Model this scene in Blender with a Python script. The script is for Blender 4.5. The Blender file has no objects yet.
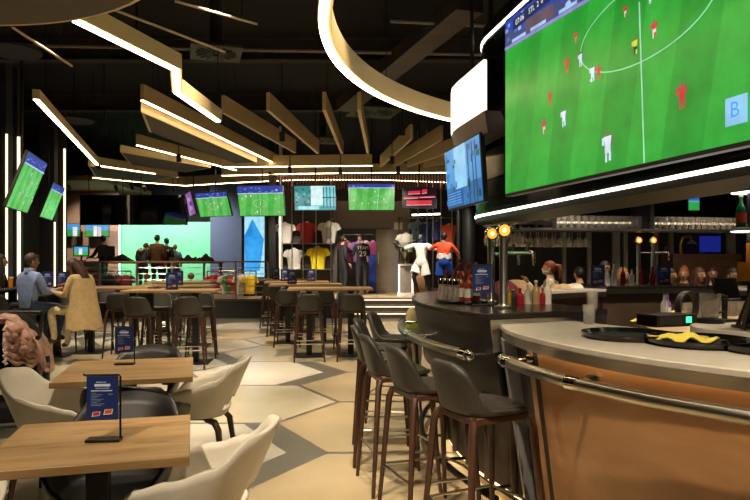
import bpy, bmesh, math, random
from mathutils import Vector, Matrix, Euler
random.seed(7)
PI = math.pi
R = math.radians
scene = bpy.context.scene
col = scene.collection

# ------------------------------------------------------------------ camera, world, exposure
F = 650.0                       # focal length in pixels of the 750 x 500 frame
EYE = 1.5
HZ = 261.0                      # pixel row of the horizon
cam_data = bpy.data.cameras.new('camera')
cam_data.sensor_width = 36.0
cam_data.lens = 36.0 * F / 750.0
cam_data.shift_y = (HZ - 250.0) / 750.0
cam_data.clip_end = 200
cam = bpy.data.objects.new('camera', cam_data)
cam.location = (0, 0, EYE)
cam.rotation_euler = (PI / 2, 0, 0)
col.objects.link(cam)
scene.camera = cam

world = bpy.data.worlds.new('world')
scene.world = world
world.use_nodes = True
wb = world.node_tree.nodes['Background']
wb.inputs[0].default_value = (1.0, 0.86, 0.7, 1)
wb.inputs[1].default_value = 0.12

vs = scene.view_settings
vs.view_transform = 'Standard'
vs.look = 'None'
vs.exposure = 0.0
vs.gamma = 1.0
vs.use_curve_mapping = False


def P(x, y, Y):
    return Vector(((x - 375) * Y / F, Y, EYE - (y - HZ) * Y / F))


def G(x, y, z):
    Y = (EYE - z) * F / (y - HZ)
    return Vector(((x - 375) * Y / F, Y, z))


# ------------------------------------------------------------------ materials
def lin(c):
    if isinstance(c, str):
        c = tuple(int(c[i:i + 2], 16) / 255 for i in (0, 2, 4))
    return tuple((v / 12.92 if v <= 0.04045 else ((v + 0.055) / 1.055) ** 2.4) for v in c)


MATS = {}


def mat(name, c, rough=0.6, metal=0.0, var=0.12, scale=8.0, stretch=(1, 1, 1), bump=0.0, c2=None, emit=0.0,
        alpha=None, trans=0.0, detail=4.0, spec=0.5, coat=0.0):
    if name in MATS:
        return MATS[name]
    m = bpy.data.materials.new(name)
    m.use_nodes = True
    nt = m.node_tree
    b = nt.nodes['Principled BSDF']
    c = lin(c)
    b.inputs['Roughness'].default_value = rough
    b.inputs['Metallic'].default_value = metal
    b.inputs['Specular IOR Level'].default_value = spec
    if coat:
        b.inputs['Coat Weight'].default_value = coat
        b.inputs['Coat Roughness'].default_value = 0.08
    if trans:
        b.inputs['Transmission Weight'].default_value = trans
        b.inputs['IOR'].default_value = 1.3
    if alpha is not None:
        b.inputs['Alpha'].default_value = alpha
    tc = nt.nodes.new('ShaderNodeTexCoord')
    mp = nt.nodes.new('ShaderNodeMapping')
    mp.inputs['Scale'].default_value = stretch
    nz = nt.nodes.new('ShaderNodeTexNoise')
    nz.inputs['Scale'].default_value = scale
    nz.inputs['Detail'].default_value = detail
    nt.links.new(tc.outputs['Object'], mp.inputs[0])
    nt.links.new(mp.outputs[0], nz.inputs['Vector'])
    cr = nt.nodes.new('ShaderNodeValToRGB')
    lo = lin(c2) if c2 else tuple(v * (1 - var) for v in c)
    hi = c if c2 else tuple(min(1, v * (1 + var * 0.6)) for v in c)
    cr.color_ramp.elements[0].position = 0.32
    cr.color_ramp.elements[1].position = 0.68
    cr.color_ramp.elements[0].color = (*lo, 1)
    cr.color_ramp.elements[1].color = (*hi, 1)
    nt.links.new(nz.outputs['Fac'], cr.inputs[0])
    nt.links.new(cr.outputs[0], b.inputs['Base Color'])
    if emit:
        nt.links.new(cr.outputs[0], b.inputs['Emission Color'])
        b.inputs['Emission Strength'].default_value = emit
    if bump:
        bp = nt.nodes.new('ShaderNodeBump')
        bp.inputs['Strength'].default_value = bump
        bp.inputs['Distance'].default_value = 0.01
        nt.links.new(nz.outputs['Fac'], bp.inputs['Height'])
        nt.links.new(bp.outputs[0], b.inputs['Normal'])
    MATS[name] = m
    return m


def wood(name, c, c2, grain=2.2, stretch=(1, 9, 9), rough=0.45, dark=None, coat=0.0):
    m = mat(name, c, rough=rough, c2=c2, scale=grain, stretch=stretch, bump=0.05, detail=8, coat=coat)
    if dark:                       # a few dark knots and cracks
        nt = m.node_tree
        b = nt.nodes['Principled BSDF']
        src = b.inputs['Base Color'].links[0].from_socket
        tc = [n for n in nt.nodes if n.type == 'TEX_COORD'][0]
        mp = nt.nodes.new('ShaderNodeMapping')
        mp.inputs['Scale'].default_value = (stretch[0] * 0.6, stretch[1] * 0.55, 1)
        nz = nt.nodes.new('ShaderNodeTexNoise')
        nz.inputs['Scale'].default_value = 2.4
        nz.inputs['Detail'].default_value = 3
        nz.inputs['Distortion'].default_value = 1.5
        cr = nt.nodes.new('ShaderNodeValToRGB')
        cr.color_ramp.elements[0].position = 0.6
        cr.color_ramp.elements[1].position = 0.72
        cr.color_ramp.elements[0].color = (0, 0, 0, 1)
        cr.color_ramp.elements[1].color = (1, 1, 1, 1)
        mx = nt.nodes.new('ShaderNodeMix')
        mx.data_type = 'RGBA'
        nt.links.new(tc.outputs['Object'], mp.inputs[0])
        nt.links.new(mp.outputs[0], nz.inputs['Vector'])
        nt.links.new(nz.outputs['Fac'], cr.inputs[0])
        nt.links.new(cr.outputs[0], mx.inputs[0])
        nt.links.new(src, mx.inputs[6])
        mx.inputs[7].default_value = (*lin(dark), 1)
        nt.links.new(mx.outputs[2], b.inputs['Base Color'])
    return m


def glow(name, c, strength):
    if name in MATS:
        return MATS[name]
    m = bpy.data.materials.new(name)
    m.use_nodes = True
    nt = m.node_tree
    b = nt.nodes['Principled BSDF']
    b.inputs['Base Color'].default_value = (*lin(c), 1)
    b.inputs['Roughness'].default_value = 0.5
    b.inputs['Emission Color'].default_value = (*lin(c), 1)
    b.inputs['Emission Strength'].default_value = strength
    MATS[name] = m
    return m


def picture_mat(name, strength):
    """a lit display: the drawn picture comes from the face colours of the flat image"""
    if name in MATS:
        return MATS[name]
    m = bpy.data.materials.new(name)
    m.use_nodes = True
    nt = m.node_tree
    b = nt.nodes['Principled BSDF']
    at = nt.nodes.new('ShaderNodeAttribute')
    at.attribute_name = 'Col'
    tc = nt.nodes.new('ShaderNodeTexCoord')
    nz = nt.nodes.new('ShaderNodeTexNoise')
    nz.inputs['Scale'].default_value = 6
    nz.inputs['Detail'].default_value = 6
    mr = nt.nodes.new('ShaderNodeMapRange')
    mr.inputs[1].default_value = 0.3
    mr.inputs[2].default_value = 0.7
    mr.inputs[3].default_value = 0.8
    mr.inputs[4].default_value = 1.15
    mx = nt.nodes.new('ShaderNodeVectorMath')
    mx.operation = 'SCALE'
    nt.links.new(tc.outputs['Object'], nz.inputs['Vector'])
    nt.links.new(nz.outputs['Fac'], mr.inputs[0])
    nt.links.new(at.outputs['Color'], mx.inputs[0])
    nt.links.new(mr.outputs[0], mx.inputs[3])
    b.inputs['Base Color'].default_value = (0.01, 0.01, 0.01, 1)
    b.inputs['Roughness'].default_value = 0.3
    nt.links.new(mx.outputs[0], b.inputs['Emission Color'])
    b.inputs['Emission Strength'].default_value = strength
    MATS[name] = m
    return m


def print_mat(name):
    """flat print: colours from the face colours, lit by the room"""
    if name in MATS:
        return MATS[name]
    m = bpy.data.materials.new(name)
    m.use_nodes = True
    nt = m.node_tree
    b = nt.nodes['Principled BSDF']
    at = nt.nodes.new('ShaderNodeAttribute')
    at.attribute_name = 'Col'
    nt.links.new(at.outputs['Color'], b.inputs['Base Color'])
    b.inputs['Roughness'].default_value = 0.35
    MATS[name] = m
    return m


M_ = dict(
    black=mat('matte_black', '141312', 0.5, var=0.2),
    blackgloss=mat('gloss_black', '0c0b0a', 0.16, var=0.2),
    blackmetal=mat('black_metal', '1a1918', 0.4, metal=0.6, var=0.2),
    steel=mat('brushed_steel', 'c3bdb2', 0.28, metal=1.0, var=0.15, scale=3, stretch=(1, 1, 40)),
    chrome=mat('chrome', 'd8d4cc', 0.1, metal=1.0, var=0.05),
    darksteel=mat('dark_steel', '6c675f', 0.35, metal=0.9, var=0.15),
    oak=wood('oak_top', 'b08f62', '8d6d45', 1.5, (1.2, 10, 10), 0.42, dark='513a20'),
    oakedge=wood('oak_edge', 'd8b878', 'b8935a', 2.0, (1, 10, 10), 0.5),
    walnut=wood('walnut_leg', '4a2e1f', '301d13', 4, (8, 8, 1), 0.4),
    barwood=wood('bar_wood', 'b88a5c', 'a07146', 1.6, (1.4, 1.4, 5), 0.36, coat=0.3),
    shellwhite=mat('cream_plastic', 'd9d2c2', 0.42, var=0.05),
    shellblack=mat('black_plastic', '1b1a18', 0.42, var=0.1),
    stoolseat=mat('stool_leatherette', '2f2c27', 0.48, var=0.2, scale=60, bump=0.05),
    counter=mat('pale_worktop', 'bdb6a8', 0.24, var=0.06, scale=14),
    darkcounter=mat('dark_worktop', '1f1b18', 0.2, var=0.15, scale=14),
    facade=mat('dark_panel', '13100e', 0.38, var=0.18, scale=3),
    facade2=mat('brown_panel', '4a3b2e', 0.5, var=0.2, scale=3),
    gold=mat('champagne_metal', 'dcc38e', 0.42, metal=0.05, var=0.06, scale=2),
    greyfelt=mat('grey_felt', '6b645b', 0.95, var=0.15, scale=120, bump=0.1),
    led=glow('warm_led', 'ffe2b0', 13.0),
    ledwhite=glow('white_led', 'fff2e2', 5.0),
    ledsoft=glow('soft_led', 'ffe6c4', 1.8),
    glass=mat('clear_glass', 'f2f2ee', 0.03, trans=1.0, var=0.0, spec=0.6),
    glassware=mat('glassware', 'ece8e0', 0.06, trans=0.86, var=0.0, spec=0.8),
    stemware=mat('stemware', 'f0ece4', 0.08, trans=0.72, var=0.0, spec=0.9),
    grey=mat('grey_paint', '77716a', 0.7, var=0.1),
    darkgrey=mat('dark_grey_paint', '2b2927', 0.7, var=0.15),
    white=mat('white_paint', 'e8e4da', 0.5, var=0.04),
)
M_['screen'] = picture_mat('display_picture', 1.05)
M_['print'] = print_mat('flat_print')


# ------------------------------------------------------------------ mesh collecting
class MB:
    def __init__(s):
        s.v, s.f, s.m, s.c = [], [], [], []

    def add(s, vs_, fs, mi=0, color=None):
        o = len(s.v)
        s.v += [tuple(p) for p in vs_]
        for f in fs:
            s.f.append(tuple(i + o for i in f))
            s.m.append(mi)
            s.c.append(color)
        return s

    def box(s, c, d, rot=None, mi=0):
        c = Vector(c)
        pts = []
        for z in (-.5, .5):
            for y in (-.5, .5):
                for x in (-.5, .5):
                    p = Vector((x * d[0], y * d[1], z * d[2]))
                    if rot is not None:
                        p = rot @ p
                    pts.append(p + c)
        return s.add(pts, [(0, 2, 3, 1), (4, 5, 7, 6), (0, 1, 5, 4), (2, 6, 7, 3), (0, 4, 6, 2), (1, 3, 7, 5)], mi)

    def span(s, a, b, mi=0):
        return s.box([(a[i] + b[i]) / 2 for i in range(3)], [abs(b[i] - a[i]) for i in range(3)], None, mi)

    def beam(s, a, b, w, h, mi=0):
        """box from a to b, w wide sideways, h high; a and b run along its centre line"""
        a, b = Vector(a), Vector(b)
        d = (b - a)
        L = d.length
        d.normalize()
        up = Vector((0, 0, 1)) if abs(d.z) < .95 else Vector((0, 1, 0))
        sx = d.cross(up).normalized()
        u = sx.cross(d).normalized()
        pts = []
        for q in (a, b):
            for k, l in ((-1, -1), (1, -1), (1, 1), (-1, 1)):
                pts.append(q + sx * (k * w / 2) + u * (l * h / 2))
        return s.add(pts, [(0, 3, 2, 1), (4, 5, 6, 7), (0, 1, 5, 4), (1, 2, 6, 5), (2, 3, 7, 6), (3, 0, 4, 7)], mi)

    def cyl(s, a, b, r0, r1=None, n=10, mi=0, caps=True):
        return s.tube([a, b], [r0, r0 if r1 is None else r1], n, mi, caps)

    def tube(s, pts, r, n=8, mi=0, caps=True, closed=False):
        pts = [Vector(p) for p in pts]
        k = len(pts)
        rr = r if isinstance(r, (list, tuple)) else [r] * k
        rings = []
        prev = None
        for i, p in enumerate(pts):
            if closed:
                t = pts[(i + 1) % k] - pts[i - 1]
            else:
                t = pts[min(i + 1, k - 1)] - pts[max(i - 1, 0)]
            t.normalize()
            if prev is None:
                up = Vector((0, 0, 1)) if abs(t.z) < .9 else Vector((1, 0, 0))
                x = t.cross(up).normalized()
            else:
                x = (prev - t * prev.dot(t)).normalized()
            prev = x
            y = t.cross(x)
            rings.append([p + (x * math.cos(2 * PI * j / n) + y * math.sin(2 * PI * j / n)) * rr[i] for j in range(n)])
        fs = []
        for i in range(k if closed else k - 1):
            i2 = (i + 1) % k
            for j in range(n):
                fs.append((i * n + j, i * n + (j + 1) % n, i2 * n + (j + 1) % n, i2 * n + j))
        if caps and not closed:
            fs.append(tuple(range(n - 1, -1, -1)))
            fs.append(tuple((k - 1) * n + j for j in range(n)))
        return s.add([p for g in rings for p in g], fs, mi)

    def lathe(s, prof, n=14, at=(0, 0, 0), mi=0, rot=None):
        at = Vector(at)
        pts = []
        for (r, z) in prof:
            for j in range(n):
                a = 2 * PI * j / n
                p = Vector((r * math.cos(a), r * math.sin(a), z))
                if rot is not None:
                    p = rot @ p
                pts.append(p + at)
        fs = []
        for i in range(len(prof) - 1):
            for j in range(n):
                fs.append((i * n + j, i * n + (j + 1) % n, (i + 1) * n + (j + 1) % n, (i + 1) * n + j))
        ring = prof[0] == prof[-1]
        if prof[0][0] > 1e-5 and not ring:
            fs.append(tuple(range(n - 1, -1, -1)))
        if prof[-1][0] > 1e-5 and not ring:
            fs.append(tuple((len(prof) - 1) * n + j for j in range(n)))
        return s.add(pts, fs, mi)

    def prism(s, poly, z0, z1, mi=0):
        """poly: list of (x, y) counter-clockwise"""
        n = len(poly)
        pts = [(x, y, z0) for x, y in poly] + [(x, y, z1) for x, y in poly]
        fs = [tuple(range(n - 1, -1, -1)), tuple(range(n, 2 * n))]
        for i in range(n):
            j = (i + 1) % n
            fs.append((i, j, n + j, n + i))
        return s.add(pts, fs, mi)

    def sphere(s, c, r, n=12, m=8, mi=0):
        c = Vector(c)
        rx, ry, rz = r if isinstance(r, (tuple, list)) else (r, r, r)
        pts = [c + Vector((0, 0, -rz))]
        for i in range(1, m):
            a = -PI / 2 + PI * i / m
            for j in range(n):
                b = 2 * PI * j / n
                pts.append(c + Vector((rx * math.cos(a) * math.cos(b), ry * math.cos(a) * math.sin(b), rz * math.sin(a))))
        pts.append(c + Vector((0, 0, rz)))
        fs = [(0, 1 + (j + 1) % n, 1 + j) for j in range(n)]
        for i in range(m - 2):
            for j in range(n):
                a0 = 1 + i * n
                fs.append((a0 + j, a0 + (j + 1) % n, a0 + n + (j + 1) % n, a0 + n + j))
        t = len(pts) - 1
        a0 = 1 + (m - 2) * n
        fs += [(a0 + j, a0 + (j + 1) % n, t) for j in range(n)]
        return s.add(pts, fs, mi)

    def section(s, sec, path, mi=0, closed=False):
        """sweep: sec(i, t) gives the closed cross-section points of station i"""
        rings = [sec(t) for t in path]
        n = len(rings[0])
        k = len(rings)
        fs = []
        for i in range(k if closed else k - 1):
            i2 = (i + 1) % k
            for j in range(n):
                fs.append((i * n + j, i * n + (j + 1) % n, i2 * n + (j + 1) % n, i2 * n + j))
        if not closed:
            fs.append(tuple(range(n - 1, -1, -1)))
            fs.append(tuple((k - 1) * n + j for j in range(n)))
        return s.add([p for g in rings for p in g], fs, mi)

    def mesh(s, name, smooth=True, angle=38):
        me = bpy.data.meshes.new(name)
        me.from_pydata(s.v, [], s.f)
        bm = bmesh.new()
        bm.from_mesh(me)
        bmesh.ops.recalc_face_normals(bm, faces=bm.faces)
        bm.to_mesh(me)
        bm.free()
        me.polygons.foreach_set('material_index', s.m)
        if smooth:
            me.polygons.foreach_set('use_smooth', [True] * len(s.f))
            me.set_sharp_from_angle(angle=R(angle))
        if any(c is not None for c in s.c):
            ca = me.color_attributes.new('Col', 'FLOAT_COLOR', 'CORNER')
            for p in me.polygons:
                c = s.c[p.index] or (1, 1, 1)
                for li in p.loop_indices:
                    ca.data[li].color = (*c, 1)
        me.update()
        return me

    def build(s, name, m, parent=None, loc=None, rz=None, smooth=True, angle=38, bevel=0.0, solid=0.0, sub=0):
        me = s.mesh(name, smooth, angle)
        for q in (m if isinstance(m, (list, tuple)) else [m]):
            me.materials.append(M_[q] if isinstance(q, str) else q)
        return link(name, me, parent, loc, rz, bevel, solid, sub)


def link(name, me, parent=None, loc=None, rz=None, bevel=0.0, solid=0.0, sub=0):
    o = bpy.data.objects.new(name, me)
    col.objects.link(o)
    if parent is not None:
        o.parent = parent
    if loc is not None:
        o.location = loc
    if rz is not None:
        o.rotation_euler.z = rz
    if solid:
        md = o.modifiers.new('solid', 'SOLIDIFY')
        md.thickness = solid
        md.offset = 0
    if bevel:
        md = o.modifiers.new('bevel', 'BEVEL')
        md.width = bevel
        md.segments = 2
        md.limit_method = 'ANGLE'
        md.angle_limit = R(50)
    if sub:
        md = o.modifiers.new('sub', 'SUBSURF')
        md.levels = sub
        md.render_levels = sub
    return o


def tag(o, label=None, cat=None, group=None, kind=None):
    if label:
        o['label'] = label
    if cat:
        o['category'] = cat
    if group:
        o['group'] = group
    if kind:
        o['kind'] = kind
    return o


def thing(name, label, cat, loc=(0, 0, 0), rz=0.0, group=None):
    o = bpy.data.objects.new(name, None)
    o.empty_display_size = 0.1
    col.objects.link(o)
    o.location = loc
    o.rotation_euler = (0, 0, rz)
    return tag(o, label, cat, group)


def copy_tree(o, parent=None):
    c = o.copy()
    col.objects.link(c)
    c.parent = parent
    for ch in list(o.children):
        copy_tree(ch, c)
    return c


def place(proto, used, loc, rz=0.0, label=None, group=None):
    """the first call moves the prototype itself, later ones place a copy"""
    o = proto if not used else copy_tree(proto)
    used.append(1)
    o.location = loc
    o.rotation_euler = (0, 0, rz)
    if label:
        o['label'] = label
    if group:
        o['group'] = group
    return o


def struct(o):
    o['kind'] = 'structure'
    return o


def text_mesh(body, size, name='lettering'):
    cu = bpy.data.curves.new(name, 'FONT')
    cu.body = body
    cu.size = size
    cu.align_x = 'CENTER'
    cu.align_y = 'CENTER'
    cu.resolution_u = 2
    o = bpy.data.objects.new(name, cu)
    col.objects.link(o)
    dg = bpy.context.evaluated_depsgraph_get()
    me = bpy.data.meshes.new_from_object(o.evaluated_get(dg))
    bpy.data.objects.remove(o)
    bpy.data.curves.remove(cu)
    me.name = name
    return me


def lettering(body, size, m, parent, loc, rot, name='lettering'):
    me = text_mesh(body, size, name)
    me.materials.clear()
    me.materials.append(M_[m] if isinstance(m, str) else m)
    o = link(name, me, parent)
    o.location = loc
    o.rotation_euler = rot
    return o


# room axes: the furniture rows run along V, turned a little from the view
U = Vector((0.961, 0.276, 0))
V = Vector((-0.276, 0.961, 0))
RZ = math.atan2(0.276, 0.961)
# ------------------------------------------------------------------ shell
ZC = 5.4
m_floor = mat('grey_resin', '6e6a61', 0.3, var=0.08, scale=5)
m_cream = mat('cream_resin', 'c8bda3', 0.27, var=0.05, scale=3)
m_pale = mat('pale_resin', 'd0cabb', 0.27, var=0.05, scale=3)
m_beige = mat('beige_resin', 'bba987', 0.27, var=0.05, scale=3)
m_ceil = mat('black_ceiling', '12100e', 0.9, var=0.3, scale=2)
m_wall = mat('charcoal_wall', '211f1d', 0.75, var=0.2, scale=2)

XL, XR, YN, YF = -11.5, 10.5, -3.0, 26.5
floor = struct(MB().span((XL, YN, -0.12), (XR, YF, 0)).build('floor', m_floor))
struct(MB().span((XL, YN, ZC), (XR, YF, ZC + .12)).build('ceiling', m_ceil))
struct(MB().span((XL - .12, YN, 0), (XL, YF, ZC)).build('wall_left', m_wall))
struct(MB().span((XR, YN, 0), (XR + .12, YF, ZC)).build('wall_right', m_wall))
struct(MB().span((XL, YN - .12, 0), (XR, YN, ZC)).build('wall_front', m_wall))
struct(MB().span((XL, YF, 0), (XR, YF + .12, ZC)).build('wall_back', m_wall))

# hexagonal inlay cells of the floor: points left and right, side 1.06 m
S = 1.06
HC = Vector((-1.45, 6.91))


def clip(poly, f):
    out = []
    n = len(poly)
    for i in range(n):
        a, b = poly[i], poly[(i + 1) % n]
        fa, fb = f(a), f(b)
        if fa >= 0:
            out.append(a)
        if (fa >= 0) != (fb >= 0):
            t = fa / (fa - fb)
            out.append(a + (b - a) * t)
    return out


THICK = {(0, -1): (0, 5), (0, 1): (0, 5)}      # cells whose edges are broad grey chevrons
cell_mesh = {}
rng = random.Random(3)
for i in range(-5, 5):
    for j in range(-5, 9):
        c = HC + Vector((1.5 * S * i, math.sqrt(3) * S * (j + (0.5 if i % 2 else 0))))
        if c.y > 16.0 or c.y < -2.0 or c.x < -9 or c.x > 4.0:
            continue
        gap = [0.026] * 6
        th = THICK.get((i, j))
        if th is None and rng.random() < .45 and not (i >= 0):
            k = rng.randrange(6)
            th = (k, (k + 1) % 6)
        if th is None and (i, j) not in ((0, 0),) and i >= 1 and rng.random() < .25:
            th = (2, 3)
        for k in th or ():
            gap[k] = 0.26
        hexa = [Vector((S * math.cos(R(60 * q)), S * math.sin(R(60 * q)))) for q in range(6)]
        poly = hexa
        for k in range(6):
            nrm = Vector((math.cos(R(60 * k + 30)), math.sin(R(60 * k + 30))))
            dd = S * math.sqrt(3) / 2 - gap[k]
            poly = clip(poly, lambda p, nrm=nrm, dd=dd: dd - p.dot(nrm))
        o = MB().prism([(p.x, p.y) for p in poly], 0.0, 0.003).build(
            'floor_panel', (m_pale if th else (m_beige if i >= 1 or rng.random() < .5 else m_cream)), floor, (c.x, c.y, 0), smooth=False)

# ------------------------------------------------------------------ raised platform at the far end with lit steps
PF, PZ = 17.0, 0.5
m_plat = mat('platform_side', '2a2824', 0.6, var=0.15)
m_platfloor = wood('platform_boards', 'b59e7c', '9c8463', 1.2, (9, 1, 1), 0.4)
plat = struct(MB().span((XL, PF + .75, 0), (XR, YF, PZ - .02)).span((XL, PF, 0), (-.55, PF + .75, PZ - .02)).span(
    (1.6, PF, 0), (XR, PF + .75, PZ - .02)).build('trim_1', m_plat))
for k in range(26):
    x0 = -5.4 + k * .42
    MB().span((x0, PF + (0 if not (-.55 < x0 < 1.55) else .75), PZ - .02), (x0 + .41, PF + 7.2, PZ)).build('floor_board', m_platfloor, plat, smooth=False)
MB().span((XL, PF - .01, PZ - .05), (-.55, PF + .02, PZ + .004)).build('edge_strip', M_['darksteel'], plat)
steps = thing('entrance_steps', 'three dark steps with glowing white nosings leading up to the shop platform', 'steps', (0, PF, 0))
m_step = mat('step_stone', '5d5850', 0.5)
for k in range(3):
    z = PZ * (k + 1) / 3 - .006
    st = MB().span((-.53, k * .25, 0), (1.58, .74, z - .03 if k < 2 else z - .03)).build('riser', m_step, steps)
    MB().span((-.53, k * .25 - .02, z - .03), (1.58, .74 if k == 2 else k * .25 + .26, z)).build('tread', M_['grey'], steps)
    MB().span((-.53, k * .25 - .026, z - .055), (1.58, k * .25 - .004, z - .031)).build('nosing_light', M_['ledsoft'], steps)

# ------------------------------------------------------------------ ceiling spots like those the place has, some added only to brighten things
SPOT = 2.6


def spot_lamp(x, y, z, target, energy, size=62, color=(1, .84, .62), blend=.6, label=None, rad=.06):
    """a can spot on a stem, aimed at target, with its own light"""
    a = Vector((x, y, z))
    d = (Vector(target) - a).normalized()
    t = thing('spotlight', label or 'black can spotlight on a stem below the dark ceiling', 'spotlight', (x, y, z), 0,
              'black can spotlights under the ceiling')
    MB().cyl((0, 0, .02), (0, 0, ZC - z), .012, n=6).build('stem', M_['black'], t)
    q = d.to_track_quat('-Z', 'Y').to_matrix()
    MB().lathe([(.001, .1), (.05, .1), (.055, .08), (.055, -.08), (.047, -.08), (.045, -.03), (.001, -.03)], 14, rot=q).build('housing', M_['black'], t)
    MB().lathe([(.001, -.05), (.044, -.05), (.044, -.045), (.001, -.045)], 14, rot=q).build('lens', glow('spot_lens', 'fff1d8', 14), t)
    L = bpy.data.lights.new('spot_light', 'SPOT')
    L.energy = energy * SPOT
    L.color = color
    L.spot_size = R(size)
    L.spot_blend = blend
    L.shadow_soft_size = rad
    lo = bpy.data.objects.new('spot_light', L)
    col.objects.link(lo)
    lo.parent = t
    lo.location = d * .11
    lo.rotation_euler = d.to_track_quat('-Z', 'Y').to_euler()
    return t


WARM = (1, .82, .6)
spot_rows = [
    # x, y, z, aim, watts, cone
    (-1.7, .2, 4.2, (-1.5, 2.9, .5), 260, 60), (-2.6, 2.6, 4.3, (-2.3, 4.6, 0), 230, 62),  # first one added out of view as front light on menu cards and tables
    (-.6, 3.4, 4.5, (-.5, 4.6, 0), 210, 62), (-.2, 5.2, 4.5, (-.5, 6.3, 0), 210, 62),
    (-1.6, 6.6, 4.5, (-1.5, 7.6, 0), 210, 62), (-3.6, 7.2, 4.5, (-3.4, 8.2, 0), 150, 62),
    (-3.3, 9.0, 4.6, (-2.4, 10.2, 0), 200, 62), (-.6, 9.0, 4.6, (-.7, 9.8, 0), 220, 62),
    (-5.4, 8.6, 4.4, (-5.0, 10.2, .5), 210, 62), (-5.0, 12.0, 3.9, (-4.4, 13.0, 0), 210, 62),
    (-1.8, 12.6, 3.9, (-1.7, 13.2, 0), 210, 62), (.5, 12.0, 3.9, (.4, 12.8, 0), 240, 62),
    (.4, 15.2, 3.85, (.3, 15.8, 0), 220, 62), (-4.5, 14.9, 3.85, (-4.4, 15.4, 0), 200, 62),
    (.3, .3, 4.4, (1.5, 2.7, .7), 300, 58), (1.9, .9, 4.3, (2.0, 3.0, 1.0), 95, 56),  # out of view, strengthened to brighten the bar wood and pale counter
    (-3.7, 3.6, 4.3, (-3.1, 5.7, .8), 190, 50),  # added to brighten the dark corner with the stroller and jacket
    (3.2, 8.9, 3.6, (3.4, 9.9, 1.1), 50, 80), (5.0, 8.7, 3.6, (5.0, 9.9, 1.1), 55, 80), (1.9, 8.5, 3.6, (2.3, 9.4, 1.2), 45, 75),  # added fill for the faces of the customers beyond the bar
]
for s_ in spot_rows:
    spot_lamp(s_[0], s_[1], s_[2], s_[3], s_[4], s_[5], WARM)
spot_lamp(2.0, 6.4, 2.75, (1.5, 7.2, 1.7), 22, 100, WARM, label='black can spotlight added to brighten the stem glass rack')  # extra lamp, added so the hanging stem glasses show up
# lamps inside the bar canopy
for (x, y) in ((2.6, 4.4), (4.0, 4.6), (2.6, 6.4), (4.0, 6.8)):
    spot_lamp(x, y, 2.9, (x - .1, y + .1, .9), 48, 110, WARM, label='black can spotlight hanging inside the bar canopy')
# ------------------------------------------------------------------ ceiling structure, ducts, baffles and luminaires
m_beam = mat('sprayed_beam', '39332c', 0.9, var=0.25, scale=6, bump=0.3)
m_duct = mat('galvanised_duct', '4b443b', 0.5, metal=0.4, var=0.3, scale=4)


def one(name, mb, m, label, cat, group=None, **k):
    return tag(mb.build(name, m, **k), label, cat, group)


for n_, (y, zz) in enumerate(((3.2, 5.0), (5.6, 5.0), (8.2, 5.0), (11.4, 5.0), (15.2, 5.0))):
    one('ceiling_beam', MB().span((-11, y - .1, zz), (10, y + .1, zz + .03)).span((-11, y - .015, zz + .03), (10, y + .015, ZC - .03))
        .span((-11, y - .1, ZC - .03), (10, y + .1, ZC)), m_beam,
        'long brown steel beam crossing under the black ceiling', 'beam', 'steel beams under the ceiling')
one('air_duct', MB().beam(P(345, 106, 13.0), P(470, 2, 7.9), .36, .22), m_duct,
    'pale dusty rectangular duct slanting up behind the glowing ring light', 'duct')
one('air_duct', MB().beam((-8, 6.9, 5.1), (6, 6.2, 5.1), .5, .36), mat('brown_duct', '40372d', 0.8, var=.3, scale=5),
    'wide brown duct running crosswise between the ceiling beams', 'duct')
one('air_duct', MB().cyl((-5.4, 3.0, 4.72), (-6.9, 10.6, 4.72), .24, n=18), m_duct,
    'round dark duct running lengthwise above the bar tables', 'duct')
for a, b, lab in (((-7.5, 9.5, 4.7), (3.5, 10.2, 4.7), 'thin pale conduit crossing above the fan of gold baffles'),
                  ((.2, 8.4, 4.6), (2.6, 8.7, 4.6), 'thin pale conduit ending at the curved bar canopy')):
    one('conduit', MB().cyl(a, b, .025, n=6), M_['grey'], lab, 'pipe')


def diffuser(c, s, label, rz=0.0):
    t = thing('air_diffuser', label, 'air vent', c, rz)
    MB().span((-s, -s, 0), (s, s, .05)).build('panel', m_duct, t, bevel=.01)
    MB().cyl((0, 0, .05), (0, 0, ZC - c[2]), .1, n=10).build('neck', m_duct, t)
    for k in range(16):
        a = k * PI / 8
        MB().beam((.1 * s * math.cos(a), .1 * s * math.sin(a), -.008), (.8 * s * math.cos(a), .8 * s * math.sin(a), -.008), .035, .014).build('vane', M_['black'], t)


diffuser(G(216, 54, 4.5), .36, 'square swirl air diffuser with radial vanes near the zigzag light', RZ)
diffuser(G(374, 113, 4.6), .5, 'square swirl air diffuser with radial vanes behind the gold baffles', RZ)
diffuser(G(322, 141, 4.6), .45, 'square swirl air diffuser with radial vanes above the far shop entrance', RZ)
for px, py, r, lab in ((12, 52, .38, 'round grey acoustic disc beside the large ceiling disc'), (74, 121, .4, 'round grey acoustic disc above the slanting bar light')):
    c = G(px, py, 4.4)
    t = thing('acoustic_disc', lab, 'ceiling disc', c)
    MB().lathe([(.001, 0), (r, 0), (r, .04), (.001, .04)], 32).build('disc', M_['darkgrey'], t)
    MB().cyl((0, 0, .04), (0, 0, ZC - c.z), .01, n=5).build('rod', M_['black'], t)

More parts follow.
